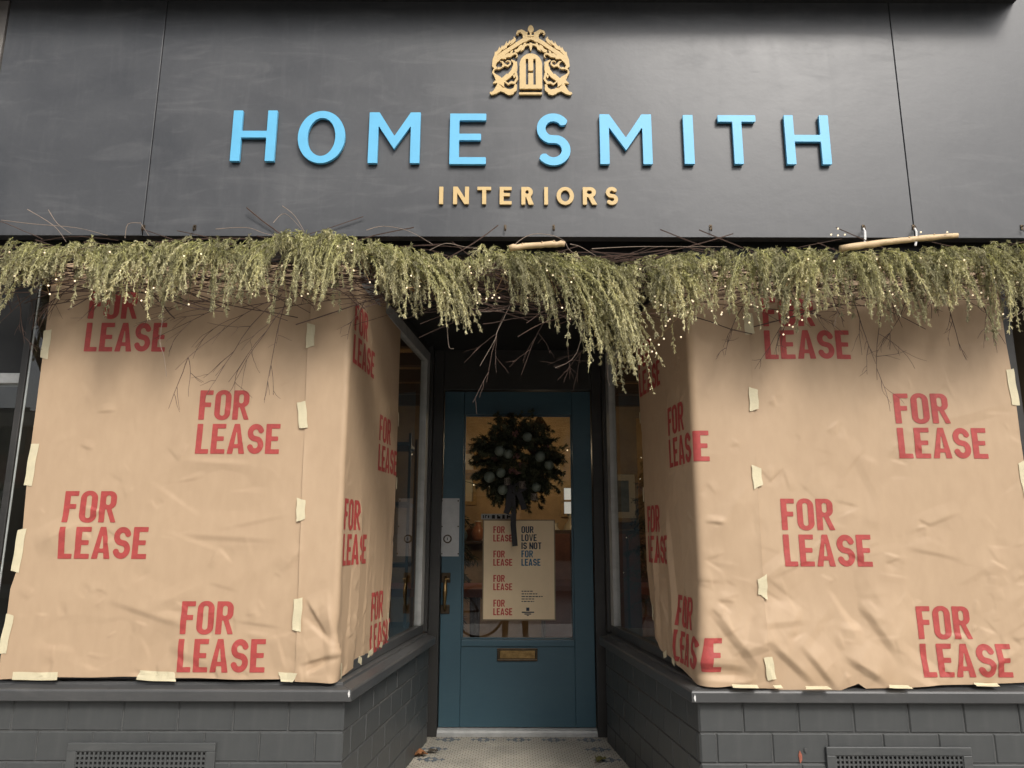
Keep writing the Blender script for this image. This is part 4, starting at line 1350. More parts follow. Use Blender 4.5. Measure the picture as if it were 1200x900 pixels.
class Fronds:
    """many scale-leaf sprays collected as raw arrays"""

    def __init__(s): s.V, s.Q, s.T, s.C, s.n, s.tone = [], [], [], [], 0, 1.0

    def quads(s, V, T):
        k = len(V) // 4
        s.V.append(V); s.T.append(T); s.C.append(np.full(len(T), s.tone)); s.Q.append(np.arange(s.n, s.n + 4 * k).reshape(k, 4)); s.n += 4 * k

    def frond(s, p0, d0, length, grav, side=.055, nb=18, wid=.0022, leaf=.012, nl=5, sag=.0):
        r = rng
        s.tone = r.uniform(.40, 1.15)
        dry = r.uniform(.35, .9) if r.random() < .14 else 0.0
        m = 14
        t = np.linspace(0, 1, m)
        d = np.array(d0, float); d /= np.linalg.norm(d)
        pts = [np.array(p0, float)]
        curl = r.normal(0, .25, 3)
        for i in range(m - 1):
            d = d + np.array([curl[0] * .08, curl[1] * .05, -grav / m * (1 + .6 * i / m)]) + r.normal(0, .05, 3)
            d /= np.linalg.norm(d)
            pts.append(pts[-1] + d * length / (m - 1))
        pts = np.array(pts)
        tan = np.gradient(pts, axis=0); tan /= np.linalg.norm(tan, axis=1)[:, None]
        # stem ribbon, two crossed faces
        ax = np.cross(tan, r.normal(0, 1, 3)); ax /= np.linalg.norm(ax, axis=1)[:, None] + 1e-9
        bx = np.cross(tan, ax)
        ws = (wid * .9 * (1 - .6 * t))[:, None]
        for q in (ax, bx):
            A, B = pts - q * ws, pts + q * ws
            V = np.stack([A[:-1], B[:-1], B[1:], A[1:]], 1).reshape(-1, 3)
            T = np.repeat(np.stack([t[:-1], t[:-1], t[1:], t[1:]], 1).reshape(-1), 1) * .8
            s.quads(V, T)
        # branchlets
        tb = np.sort(r.uniform(.06, .99, nb))
        P0 = np.stack([np.interp(tb, t, pts[:, k]) for k in range(3)], 1)
        TT = np.stack([np.interp(tb, t, tan[:, k]) for k in range(3)], 1)
        out = np.cross(TT, r.normal(0, 1, (nb, 3))); out /= np.linalg.norm(out, axis=1)[:, None] + 1e-9
        dr = TT * r.uniform(.7, 1.2, (nb, 1)) + out * r.uniform(.5, 1.1, (nb, 1)) + np.array([0, 0, -.25])
        dr /= np.linalg.norm(dr, axis=1)[:, None]
        Ln = side * r.uniform(.5, 1.15, nb) * (1 - .55 * tb) * np.minimum(1, tb * 5 + .4)
        sg_ = 3
        cur = P0
        q = np.cross(dr, r.normal(0, 1, (nb, 3))); q /= np.linalg.norm(q, axis=1)[:, None] + 1e-9
        LP, LD, LT = [], [], []
        for k in range(sg_):
            nd = dr + np.array([0, 0, -.30]) * (k + 1) / sg_ + r.normal(0, .12, (nb, 3)); nd /= np.linalg.norm(nd, axis=1)[:, None]
            nx = cur + nd * (Ln / sg_)[:, None]
            w0, w1 = wid * (1 - .2 * k), wid * (1 - .2 * (k + 1))
            V = np.stack([cur - q * w0, cur + q * w0, nx + q * w1, nx - q * w1], 1).reshape(-1, 3)
            tt = np.clip(.15 + .75 * tb + .1 * k, 0, 1) * .9
            s.quads(V, np.repeat(np.clip(tt + dry, 0, 1), 4))
            for j in range(nl):
                f = r.uniform(0, 1, (nb, 1))
                LP.append(cur + (nx - cur) * f); LD.append(nd); LT.append(tt)
            cur = nx; dr = nd
        LP, LD, LT = np.concatenate(LP), np.concatenate(LD), np.concatenate(LT)
        n = len(LP)
        o2 = np.cross(LD, r.normal(0, 1, (n, 3))); o2 /= np.linalg.norm(o2, axis=1)[:, None] + 1e-9
        ld = LD * .8 + o2 * r.uniform(.4, .9, (n, 1)); ld /= np.linalg.norm(ld, axis=1)[:, None]
        ll = leaf * r.uniform(.6, 1.3, (n, 1))
        q2 = np.cross(ld, o2); q2 /= np.linalg.norm(q2, axis=1)[:, None] + 1e-9
        e = LP + ld * ll; md = LP + ld * ll * .45
        V = np.stack([LP, md - q2 * wid * .85, e, md + q2 * wid * .85], 1).reshape(-1, 3)
        s.quads(V, np.repeat(np.clip(LT + .15 + dry, 0, 1), 4))

    def mesh(s, name, m):
        V, Q, T = np.concatenate(s.V), np.concatenate(s.Q), np.concatenate(s.T)
        me = bpy.data.meshes.new(name)
        me.vertices.add(len(V)); me.vertices.foreach_set('co', V.astype(np.float32).ravel())
        me.loops.add(Q.size); me.loops.foreach_set('vertex_index', Q.ravel().astype(np.int32))
        me.polygons.add(len(Q)); me.polygons.foreach_set('loop_start', np.arange(0, Q.size, 4, dtype=np.int32))
        at = me.attributes.new('tip', 'FLOAT', 'POINT'); at.data.foreach_set('value', T.astype(np.float32))
        at = me.attributes.new('tone', 'FLOAT', 'POINT'); at.data.foreach_set('value', np.concatenate(s.C).astype(np.float32))
        me.update(calc_edges=True); me.materials.append(m)
        return me


GY = -0.20
gar_c = P(600, 320, GY)
garland = empty('garland', gar_c, 'long hanging evergreen garland with bare twigs under the fascia sign', 'garland')
PXM = np.linalg.norm(P(601, 320, GY) - P(600, 320, GY))           # metres per photograph pixel at the garland
# (px left, px right, lean, growth) of each bough; lean is sideways drift to the right
TOPX = [-60, 0, 20, 50, 100, 150, 200, 300, 345, 390, 430, 470, 500, 530, 545, 560, 600, 640, 690, 720, 760, 800, 840, 900, 1000, 1100, 1200, 1260]
TOPY = [288, 286, 282, 292, 288, 290, 285, 286, 274, 276, 288, 292, 300, 304, 304, 292, 296, 300, 306, 316, 306, 302, 298, 294, 296, 296, 287, 286]
BOTX = [-60, 0, 20, 60, 100, 150, 185, 220, 260, 300, 325, 345, 365, 390, 420, 450, 490, 520, 545, 560, 600, 640, 680, 710, 735, 742, 760, 800, 830, 860, 900, 960, 1000, 1040, 1080, 1120, 1155, 1180, 1220, 1260]
BOTY = [372, 366, 352, 340, 338, 362, 366, 352, 364, 358, 350, 378, 350, 345, 338, 340, 348, 378, 384, 328, 366, 372, 396, 418, 436, 350, 356, 384, 364, 384, 366, 368, 366, 372, 366, 358, 388, 374, 366, 366]
BOUGHS = [(-60, 60, -.55, 70), (35, 165, .05, 150), (140, 260, -.10, 130), (235, 345, .05, 120), (325, 445, .15, 150), (425, 548, .65, 150),
          (550, 606, .15, 46), (594, 740, .95, 215), (748, 800, .0, 60), (775, 900, -.02, 150), (880, 1010, -.1, 145), (990, 1120, .12, 150), (1090, 1260, -.05, 185)]
for bi, (xa, xb, lean, cnt) in enumerate(BOUGHS):
    fr_ = Fronds()
    ncl = max(3, int((xb - xa) / 20))
    cc = np.sort(rng.uniform(xa, xb, ncl)); cl = rng.uniform(.68, 1.16, ncl)
    for k in range(int(cnt * .85)):
        ci_ = rng.integers(ncl)
        px = cc[ci_] + rng.normal(0, 7) if rng.random() < .68 else xa + (xb - xa) * rng.uniform(0, 1)
        px = min(xb, max(xa, px))
        ty = np.interp(px, TOPX, TOPY) + 2
        depth = rng.uniform(0, 1)                       # 0 back and high, 1 front
        Y = -0.10 - .17 * depth
        p0 = P(px, ty + rng.uniform(-8, 13) + 6 * depth * rng.uniform(0, 1), Y)
        lc = lean + .40 * math.sin(px * .055 + bi * 2.1) + .25 * math.sin(px * .14 + bi)
        ex = min(xb + 3, max(xa - 6, px + lc * 62 * rng.uniform(.6, 1.2) + rng.normal(0, 7)))
        ey = np.interp(ex, BOTX, BOTY)
        reach = rng.choice([rng.uniform(.30, .75), rng.uniform(.8, 1.12)], p=[.45, .55]) * cl[ci_]
        p1 = P(px + (ex - px) * min(1, reach), ty + (ey - ty) * reach, Y - rng.uniform(.0, .06))
        dv = p1 - p0
        L = np.linalg.norm(dv)
        fr_.frond(p0, dv / L + np.array((lc * .35 + rng.normal(0, .18), -rng.uniform(.1, .7), rng.uniform(.25, .75))), max(.06, L * 1.14), rng.uniform(1.3, 2.4),
                  side=.027, nb=int(10 + L * 95), wid=.0018, leaf=.0095, nl=3)
    # the two long combed clumps that hang over the doorway
    for (ba, sx, tx, ty0, ty1, n_) in ((8, (640, 704), (706, 740), 395, 440, 55), (5, (470, 525), (522, 550), 352, 388, 40)):
        if bi == ba:
            for k in range(n_):
                px = rng.uniform(*sx); u_ = rng.uniform(0, 1)
                p0 = P(px, np.interp(px, TOPX, TOPY) + rng.uniform(2, 24), -rng.uniform(.18, .27))
                p1 = P(tx[0] + (tx[1] - tx[0]) * u_ + rng.normal(0, 3), ty0 + (ty1 - ty0) * u_ * rng.uniform(.7, 1.05), -rng.uniform(.20, .28))
                dv = p1 - p0; L = np.linalg.norm(dv)
                fr_.frond(p0, dv / L + np.array((.30, -rng.uniform(.0, .4), rng.uniform(.35, .6))), L * 1.12, rng.uniform(1.5, 2.0), side=.027, nb=int(10 + L * 95), wid=.0018, leaf=.0095, nl=3)
    # top tufts: short sprays lying back over the bundle
    for k in range(int(cnt * .40)):
        px = rng.uniform(xa, xb); ty = np.interp(px, TOPX, TOPY)
        start = P(px, ty + rng.uniform(-5, 10), -rng.uniform(.10, .25))
        fr_.frond(start, (rng.normal(lean * .5, .5), -rng.uniform(.2, .8), rng.uniform(-.1, .25)), rng.uniform(.06, .13), 2.4, side=.035, nb=10, wid=.0019, leaf=.011, nl=4)
    link('bough', fr_.mesh('bough', M['cedar']), None, garland)


# twig bundle: bare brown switches running along and hanging out of the garland
def wander(p0, d0, L, n, jit, grav=0.0):
    d = np.array(d0, float); d /= np.linalg.norm(d)
    pts = [np.array(p0, float)]
    for i in range(n):
        d = d + rng.normal(0, jit, 3) * np.array([1, .5, 1]) + np.array([0, 0, -grav / n]); d /= np.linalg.norm(d)
        pts.append(pts[-1] + d * L / n)
    return pts


def branchy(mb, p0, d0, L, r0, jit=.10, grav=.0, kids=3, level=0):
    pts = wander(p0, d0, L, 7, jit, grav)
    mb.tube(pts, [r0 * (1 - .75 * i / 7) + .0004 for i in range(8)], 4, caps=False)
    if level < 2:
        for _ in range(kids):
            i = rng.integers(2, 7)
            d = pts[i] - pts[i - 1]; d /= np.linalg.norm(d)
            branchy(mb, pts[i], d + rng.normal(0, .55, 3) * np.array([1, .4, 1]), L * rng.uniform(.3, .6), r0 * .6, jit * 1.3, grav, max(1, kids - 1), level + 1)


mbt = MB()
for k in range(330):          # the core of the bundle: lengthwise switches
    px = rng.uniform(-80, 1230)
    py = np.interp(px, TOPX, TOPY) + rng.uniform(8, 46)
    p0 = P(px, py, -rng.uniform(.04, .17))
    s_ = rng.choice([-1, 1])
    mbt.tube(wander(p0, (s_, rng.normal(0, .06), rng.normal(0, .10)), rng.uniform(.25, .75), 7, .06), rng.uniform(.0013, .0032), 4, caps=False)
for xa, xb, ya, yb, n in ((380, 520, 325, 352, 55), (545, 640, 312, 362, 70), (690, 770, 300, 345, 45), (150, 330, 322, 350, 30), (900, 1150, 330, 352, 45), (0, 140, 280, 340, 30), (640, 740, 350, 372, 25)):
    for k in range(n):        # denser clusters seen below and between the boughs
        p0 = P(rng.uniform(xa, xb), rng.uniform(ya, yb), -rng.uniform(.06, .26))
        mbt.tube(wander(p0, (rng.choice([-1, 1]), rng.normal(0, .1), rng.normal(0, .22)), rng.uniform(.12, .32), 7, .09), rng.uniform(.0012, .0026), 4, caps=False)
tb_ = mbt.build('twig_bundle', M['twig'], garland)
tb_['kind'] = 'stuff'
mbt = MB()
HANG = [(330, 345, (-.55, -.1, -.55), .42), (345, 345, (-.45, -.1, -.75), .44), (322, 350, (-.75, -.05, -.35), .48), (290, 350, (-.8, 0, -.35), .42), (335, 352, (-.2, -.05, -.9), .32), (270, 345, (-.9, 0, -.2), .33),
        (590, 370, (-.35, -.1, -.8), .30), (640, 372, (-.3, -.1, -.75), .26), (700, 390, (-.45, -.1, -.8), .26), (668, 378, (-.2, -.1, -.9), .22),
        (930, 352, (-.5, 0, -.75), .26), (1035, 352, (-.35, 0, -.9), .34), (1060, 355, (-.3, 0, -.8), .20), (870, 360, (-.5, 0, -.6), .22), (985, 358, (-.9, 0, -.15), .30), (1110, 350, (.1, 0, -.9), .22), (1150, 352, (.2, 0, -.9), .20),
        (1000, 352, (.2, 0, -.8), .28), (930, 355, (.8, 0, -.5), .24), (90, 330, (-.7, 0, -.6), .25), (50, 335, (-.8, 0, -.6), .22), (20, 345, (.3, 0, -.8), .22)]
for px, py, d, L in HANG:
    branchy(mbt, P(px, py, -.12), d, L, .0019, .07, .25, 3)
for k in range(12):
    branchy(mbt, P(rng.uniform(30, 1190), rng.uniform(335, 352), -.13), (rng.normal(0, .6), -.1, -.5), rng.uniform(.10, .2), .0018, .1, .2, 2)
ht = mbt.build('hanging_twigs', M['twig'], garland)
ht['kind'] = 'stuff'
mbt = MB()
for pts in (((600, 291), (612, 279), (630, 272), (648, 274), (660, 284), (668, 292), (680, 303), (690, 312)), ((505, 292), (520, 285), (545, 288), (560, 290)), ((665, 285), (680, 288), (700, 298)),
            ((695, 292), (740, 291), (790, 290), (850, 288)), ((145, 278), (152, 264), (160, 262), (166, 262), (176, 277)), ((320, 262), (335, 250), (352, 272)), ((333, 242), (345, 255), (358, 270)),
            ((0, 258), (40, 264), (90, 268), (130, 276)), ((30, 244), (60, 268), (75, 282)), ((55, 245), (70, 262), (85, 275)), ((430, 270), (450, 264), (480, 272), (505, 284)), ((255, 272), (285, 266), (310, 274), (340, 280)),
            ((522, 350), (526, 385), (528, 408), (533, 409)), ((712, 350), (716, 430), (712, 452)), ((728, 360), (720, 432), (726, 442)), ((690, 345), (675, 410), (650, 430)), ((604, 345), (582, 385), (584, 402), (566, 428)),
            ((545, 358), (565, 366), (590, 362)), ((196, 335), (193, 380), (188, 400), (190, 418), (196, 440)), ((1000, 345), (985, 362), (978, 380)), ((1215, 350), (1195, 368), (1180, 376), (1168, 370))):
    q = [P(x, y, -.20) + rng.normal(0, .006, 3) for x, y in pts]
    Q = []
    for i in range(len(q) - 1):
        for j in range(4):
            a0, a1, a2, a3 = q[max(0, i - 1)], q[i], q[i + 1], q[min(len(q) - 1, i + 2)]
            t = j / 4
            Q.append(.5 * ((2 * a1) + (-a0 + a2) * t + (2 * a0 - 5 * a1 + 4 * a2 - a3) * t * t + (-a0 + 3 * a1 - 3 * a2 + a3) * t ** 3))
    Q.append(q[-1])
    mbt.tube(Q, [.0017 - .0009 * i / len(Q) for i in range(len(Q))], 5, caps=False)
pt_ = mbt.build('pale_twigs', M['paletwig'], garland); pt_['kind'] = 'stuff'
# white cable ties from two hooks
for px in (1012, 1072):
    a, b = P(px, 268, SY - .02), P(px + .6, 288, -.12)
    mb = MB(); mb.tube([a, a + (b - a) * .25 + np.array((0, -.012, 0)), a + (b - a) * .7 + np.array((0, -.012, 0)), b], .0045, 6)
    mb.build('cable_tie', M['white_chip'], garland)


# two stripped poles lying on the garland
def pole(x0, y0, x1, y1, r0, r1, label, Y=-.22):
    a, b = P(x0, y0, Y), P(x1, y1, Y)
    o = empty('birch_pole', (a + b) / 2, label, 'pole', 'pale poles laid on the garland')
    n = 14
    pts = [a + (b - a) * i / n + np.array((0, 0, .004 * math.sin(3.1 * i / n) + rng.normal(0, .0012))) for i in range(n + 1)]
    rad = [(r0 + (r1 - r0) * i / n) * (1 + .14 * (rng.random() < .25)) for i in range(n + 1)]
    mb = MB(); mb.tube(pts, rad, 10)
    mb.build('bark', M['birch'], o, smooth=True)
    for i in (3, 8, 11):
        mb = MB(); mb.tube([pts[i], pts[i] + np.array((.004, -.012, .010))], [.0065, .003], 6); mb.build('knot', M['birch'], o)


pole(985, 291, 1122, 275.5, .014, .010, 'long pale stripped pole on the right half of the garland')
pole(597, 291, 662, 286, .013, .011, 'short pale stripped pole above the middle of the garland')

# string lights
sl_root = empty('string_lights', P(600, 330, -.26), 'string of tiny warm fairy lights wound through the garland', 'fairy lights')
ico = bmesh.new(); bmesh.ops.create_icosphere(ico, subdivisions=2, radius=.0036)
bulb_me = bpy.data.meshes.new('bulb'); ico.to_mesh(bulb_me); ico.free(); bulb_me.materials.append(M['bulb'])
pts = []
for px in np.arange(-20, 1230, 9.0):
    ty, by = np.interp(px, TOPX, TOPY), np.interp(px, BOTX, BOTY)
    f = rng.uniform(.08, .98)
    pts.append((px + rng.normal(0, 14), ty + (by - ty) * min(1.02, max(.03, f)), -.21 - .10 * rng.random()))
for x, y in ((762, 398), (770, 391), (780, 382), (785, 374), (790, 370), (798, 395), (811, 367), (811, 352), (860, 358), (880, 357), (920, 352), (926, 357), (946, 353), (935, 354), (924, 372), (940, 375), (918, 392), (925, 381), (929, 383), (911, 365), (878, 378),
             (757, 404), (764, 412), (769, 414), (778, 397), (783, 376), (772, 404), (752, 414), (982, 268), (974, 275), (982, 276), (990, 275), (1079, 272), (1110, 272), (1046, 345), (1140, 346), (1150, 343), (1158, 350), (552, 320), (557, 333), (562, 345), (570, 350), (556, 338), (577, 349), (550, 313), (585, 349)):
    pts.append((x, y, -.24))
for x, y, Y in pts[::1]:
    o = bpy.data.objects.new('bulb', bulb_me); COL.objects.link(o)
    p = P(x, y, Y); o.location = p; o.parent = sl_root; o.matrix_parent_inverse = Matrix.Translation(-Vector(sl_root.location))
mb = MB()
for i in range(0, 138, 3):
    q = [P(*pts[k]) for k in range(i, min(i + 4, 138))]
    if len(q) > 1: mb.tube(q, .0008, 3, caps=False)
for seq in ((757, 404, 770, 398, 785, 382, 797, 370), (911, 365, 926, 372, 940, 375, 950, 384)):
    mb.tube([P(seq[i], seq[i + 1], -.24) for i in range(0, 8, 2)], .0009, 3, caps=False)
wr_ = mb.build('wire', M['wire'], sl_root); wr_['kind'] = 'stuff'

# ------------------------------------------------------------------ wreath on the door
WY = D - .075
wc = P(605, 540, WY)
wreath = empty('wreath', wc, 'dark evergreen wreath with grey-green balls and a long ribbon on the blue door', 'wreath')
fr_ = Fronds()
WR = 36 * np.linalg.norm(P(606, 540, WY) - P(605, 540, WY))
for k in range(250):
    an = rng.uniform(0, 2 * PI); rad = WR * math.sqrt(rng.uniform(.0, 1.0))
    p0 = wc + np.array((rad * math.cos(an), rng.uniform(-.03, .04), rad * math.sin(an) * 1.05))
    sw = rng.normal(0, .5)
    fr_.frond(p0, (math.cos(an + sw), rng.normal(-.15, .35), math.sin(an + sw)), rng.uniform(.07, .15), .4, side=.034, nb=18, wid=.0028, leaf=.022, nl=4)
for k in range(70):
    p0 = wc + np.array((rng.normal(0, .07), rng.uniform(-.03, .0), rng.normal(0, .07)))
    fr_.frond(p0, (rng.normal(0, 1), -.5, rng.normal(0, 1)), rng.uniform(.05, .09), .4, side=.034, nb=12, wid=.0028, leaf=.02, nl=4)
for k in range(40):
    p0 = wc + np.array((rng.normal(0, .05), rng.uniform(-.02, .03), -.10 - rng.uniform(0, .08)))
    fr_.frond(p0, (rng.normal(0, .4), -.1, -1), rng.uniform(.07, .16), .4, side=.03, nb=14, wid=.0022, leaf=.016, nl=4)
link('greenery', fr_.mesh('greenery', M['fir']), None, wreath)
mb = MB()
mb.tube([wc + np.array((WR * .7 * math.cos(a), .03, WR * .7 * math.sin(a))) for a in np.linspace(0, 2 * PI, 40)], .035, 8)
mb.build('ring', M['twig'], wreath, smooth=True)
s_ = bmesh.new(); bmesh.ops.create_uvsphere(s_, u_segments=20, v_segments=14, radius=.033)
ball_me = bpy.data.meshes.new('ball'); s_.to_mesh(ball_me); s_.free(); ball_me.polygons.foreach_set('use_smooth', [True] * len(ball_me.polygons))
ball_me.materials.append(mat('frosted_ball', (0.125, 0.15, 0.12), .45, .25, 25))
sp = np.linalg.norm(P(606, 540, WY) - P(605, 540, WY))
for x, y, f in ((585.5, 528.5, 1), (595.5, 532, .9), (618, 512, .9), (633, 535, 1), (643.5, 545, .9), (573.5, 559, 1.05), (587, 554, .9), (589, 574, .95), (628.5, 571, .85)):
    o = bpy.data.objects.new('ball', ball_me); COL.objects.link(o); p = P(x, y, WY - .075); o.location = p; o.scale = (f,) * 3
    o.parent = wreath; o.matrix_parent_inverse = Matrix.Translation(-Vector(wreath.location))
M['cone'] = mat('frosted_cone', (0.20, 0.17, 0.14), .7, .6, 60)
for x, y in ((594.5, 564), (612, 568), (626, 582)):
    p = P(x, y, WY - .075)
    mb = MB()
    for l in range(5):
        zr_ = .018 - .009 * l
        for k in range(7):
            an = 2 * PI * (k / 7 + l * .13); r_ = .016 * math.sqrt(max(.05, 1 - (abs(l - 1.6) / 3.6) ** 2))
            c_ = p + np.array((r_ * math.cos(an), r_ * math.sin(an), zr_))
            o_ = np.array((math.cos(an), math.sin(an), .25)) * .008
            t_ = np.array((-math.sin(an), math.cos(an), 0)) * .006
            mb.add([c_ - t_, c_ + o_ - t_ * .5, c_ + o_ + t_ * .5, c_ + t_, c_ + np.array((0, 0, -.006))], [(0, 1, 2, 3), (0, 4, 1), (1, 4, 2), (2, 4, 3), (3, 4, 0)])
    mb.tube([p + np.array((0, 0, -.024)), p + np.array((0, 0, .02))], [.008, .012], 7)
    mb.build('pine_cone', M['cone'], wreath)
M['mauve'] = mat('dried_flower', (0.16, 0.08, 0.07), .8, .4, 50)
for x, y in ((605, 535), (612, 545), (600, 552), (607, 553), (640, 525), (604, 508)):
    mb = MB(); p = P(x, y, WY - .055)
    for k in range(16):
        d = rng.normal(0, 1, 3); d /= np.linalg.norm(d); d[1] = -abs(d[1])
        mb.tube([p, p + d * .022], [.001, .006], 5)
    mb.build('dried_flower', M['mauve'], wreath)
M['ribbon'] = mat('dark_ribbon', (0.009, 0.008, 0.011), .6, .2, 20)


def ribbon(pts, wid, nm):
    mb = MB(); n = len(pts)
    P_ = [np.array(p) for p in pts]
    vs = []
    for i, p in enumerate(P_):
        t = P_[min(n - 1, i + 1)] - P_[max(0, i - 1)]; sd_ = np.cross(t, (0, 1, 0)); sd_ /= np.linalg.norm(sd_)
        vs += [p - sd_ * wid / 2, p + sd_ * wid / 2, p + sd_ * wid / 2 + np.array((0, .0015, 0)), p - sd_ * wid / 2 + np.array((0, .0015, 0))]
    fs_ = []
    for i in range(n - 1):
        for k in range(4): fs_.append((4 * i + k, 4 * i + (k + 1) % 4, 4 * i + 4 + (k + 1) % 4, 4 * i + 4 + k))
    mb.add(vs, fs_ + [(0, 1, 2, 3), (4 * n - 4, 4 * n - 3, 4 * n - 2, 4 * n - 1)])
    mb.build(nm, M['ribbon'], wreath)


ry = WY - .05
ribbon([P(601.5, 572, ry), P(600.5, 585, ry - .01), P(602, 600, ry + .02), P(601.5, 615, ry + .025), P(603.5, 640, ry + .035)], .034, 'ribbon_tail')
ribbon([P(598.5, 572, ry), P(596.5, 585, ry - .005), P(595, 596, ry), P(593, 602, ry)], .036, 'ribbon_tail')
ribbon([P(605, 572, ry), P(611, 585, ry), P(614, 597, ry)], .034, 'ribbon_tail')
ribbon([P(601, 572, ry), P(593, 566, ry - .02), P(588, 572, ry - .01), P(597, 576, ry)], .03, 'ribbon_loop')
ribbon([P(601, 572, ry), P(610, 566, ry - .02), P(616, 572, ry - .01), P(606, 576, ry)], .03, 'ribbon_loop')

# ------------------------------------------------------------------ inside the shop
def lamp(name, x, y, z, e, label, r=.05):
    o = empty(name, (x, y, z), label, 'lamp', 'lamps lit inside the shop')
    mb = MB(); mb.tube([(x, y, 2.858), (x, y, z + .16)], .006, 6); mb.build('cord', M['black'], o)
    mb = MB(); mb.tube([(x, y, z + .16), (x, y, z + .11), (x, y, z + .02)], [.02, .05, .11], 18, caps=False); mb.build('lamp_shade', M['bronze'], o)
    mb = MB(); mb.tube([(x, y, z + .09), (x, y, z + .07), (x, y, z + .04), (x, y, z + .01), (x, y, z - .005)], [.012, .024, .034, .026, .006], 12); mb.build('light_bulb', emit('lamp_glow', (1, .72, .4), 6), o, smooth=True)
    l = bpy.data.lights.new('lamp_light', 'POINT'); l.energy = e; l.color = (1, .74, .46); l.shadow_soft_size = r
    lo = bpy.data.objects.new('lamp_light', l); COL.objects.link(lo); lo.location = (x, y, z - .24)


LE = 10
lamp('pendant_lamp', -1.9, 3.4, 2.25, LE, 'pendant lamp glowing in the shop behind the papered left window')
lamp('pendant_lamp', 1.3, 3.0, 2.25, LE, 'pendant lamp glowing deep in the shop, right of the door')
lamp('pendant_lamp', .3, 5.0, 2.3, LE, 'pendant lamp at the back of the shop behind the wreath')
frame_w = mat('gilt_frame', (.30, .19, .07), .45, .3, 20)
dark_wood = mat('dark_wood', (.05, .028, .016), .45, .3, 8, stretch=(8, 8, 1))
pic = mat('picture_print', (.10, .10, .09), .5, .8, 7)


def picture(x0, x1, z0, z1, label, Y=IB - .001):
    o = empty('picture_frame', ((x0 + x1) / 2, Y, z0), label, 'picture')
    t = .045
    mb = MB(); mb.box((x0, Y - .03, z0), (x1, Y, z0 + t)); mb.box((x0, Y - .03, z1 - t), (x1, Y, z1)); mb.box((x0, Y - .03, z0 + t), (x0 + t, Y, z1 - t)); mb.box((x1 - t, Y - .03, z0 + t), (x1, Y, z1 - t))
    mb.build('frame', frame_w, o)
    mb = MB(); mb.box((x0 + t, Y - .012, z0 + t), (x1 - t, Y, z1 - t)); mb.build('mount', mat('mount', (.55, .48, .36), .7), o)
    mb = MB(); mb.box((x0 + t * 2.6, Y - .015, z0 + t * 2.6), (x1 - t * 2.6, Y - .0125, z1 - t * 2.6)); mb.build('print', pic, o)


pxi = lambda px, py, Y=IB: P(px, py, Y)
for (x0, y0, x1, y1, lb) in ((541, 592, 559, 558, 'small gilt framed picture on the shop back wall, lower of two left of the wreath'), (541, 555, 560, 528, 'small gilt framed picture on the shop back wall, upper of two left of the wreath'),
                             (648, 560, 660, 535, 'gilt framed picture on the shop back wall, right of the wreath')):
    a, b = pxi(x0, y0), pxi(x1, y1)
    picture(a[0], b[0], a[2], b[2], lb)
# back-wall window with daylight, shelf, table
a, b = pxi(661, 602), pxi(671, 572)
o = empty('back_window', ((a[0] + b[0]) / 2, IB, a[2]), 'small daylit window in the shop back wall at the right edge of the door glass', 'window')
mb = MB(); mb.box((a[0], IB - .004, a[2]), (b[0], IB - .001, b[2])); mb.build('pane', emit('daylit_pane', (.9, .95, 1), .22), o)
zm = (a[2] + b[2]) / 2; mb = MB(); mb.box((a[0], IB - .02, zm - .012), (b[0], IB - .0045, zm + .012)); mb.build('mullion', frame_w, o)
mb = MB(); mb.box((a[0] - .04, IB - .03, a[2] - .04), (a[0], IB - .001, b[2] + .04)); mb.box((b[0], IB - .03, a[2] - .04), (b[0] + .04, IB - .001, b[2] + .04)); mb.box((a[0], IB - .03, b[2]), (b[0], IB - .001, b[2] + .04)); mb.box((a[0], IB - .03, a[2] - .04), (b[0], IB - .001, a[2])); mb.build('window_frame', frame_w, o)
o = empty('display_table', (-.55, 3.4, 0), 'reddish wooden table with a candle behind the door glass, lower left', 'table')
mb = MB(); mb.box((-1.3, 3.0, .70), (-.22, 3.9, .76)); mb.build('tabletop', mat('red_wood', (.26, .07, .03), .4, .3, 6), o)
for x, y in ((-1.25, 3.05), (-.30, 3.05), (-1.25, 3.82), (-.30, 3.82)):
    mb = MB(); mb.tube([(x, y, .012), (x, y, .70)], [.018, .03], 8); mb.build('leg', dark_wood, o)
o = empty('candle', (-.45, 3.25, .76), 'short cream candle on the reddish table behind the door glass', 'candle')
mb = MB(); mb.tube([(-.45, 3.25, .7605), (-.45, 3.25, .92), (-.45, 3.25, .925)], [.055, .055, .048], 16); mb.build('wax', mat('wax', (.75, .45, .22), .5), o)
mb = MB(); mb.tube([(-.45, 3.25, .925), (-.447, 3.25, .94)], .0025, 5); mb.build('wick', M['black'], o)
o = empty('dark_cabinet', (1.0, 5.6, 0), 'tall dark brown cabinet inside the shop, right half of the door glass', 'cabinet')
mb = MB(); mb.box((.35, 5.5, .012), (1.6, 6.1, 1.25)); mb.build('carcass', dark_wood, o)
for k in range(4):
    mb = MB(); mb.box((.37 + k * .31, 5.47, .06), (.65 + k * .31, 5.498, 1.21)); mb.build('cabinet_door', mat('cabinet_red', (.12, .04, .02), .5, .3, 8), o, bevel=.004)
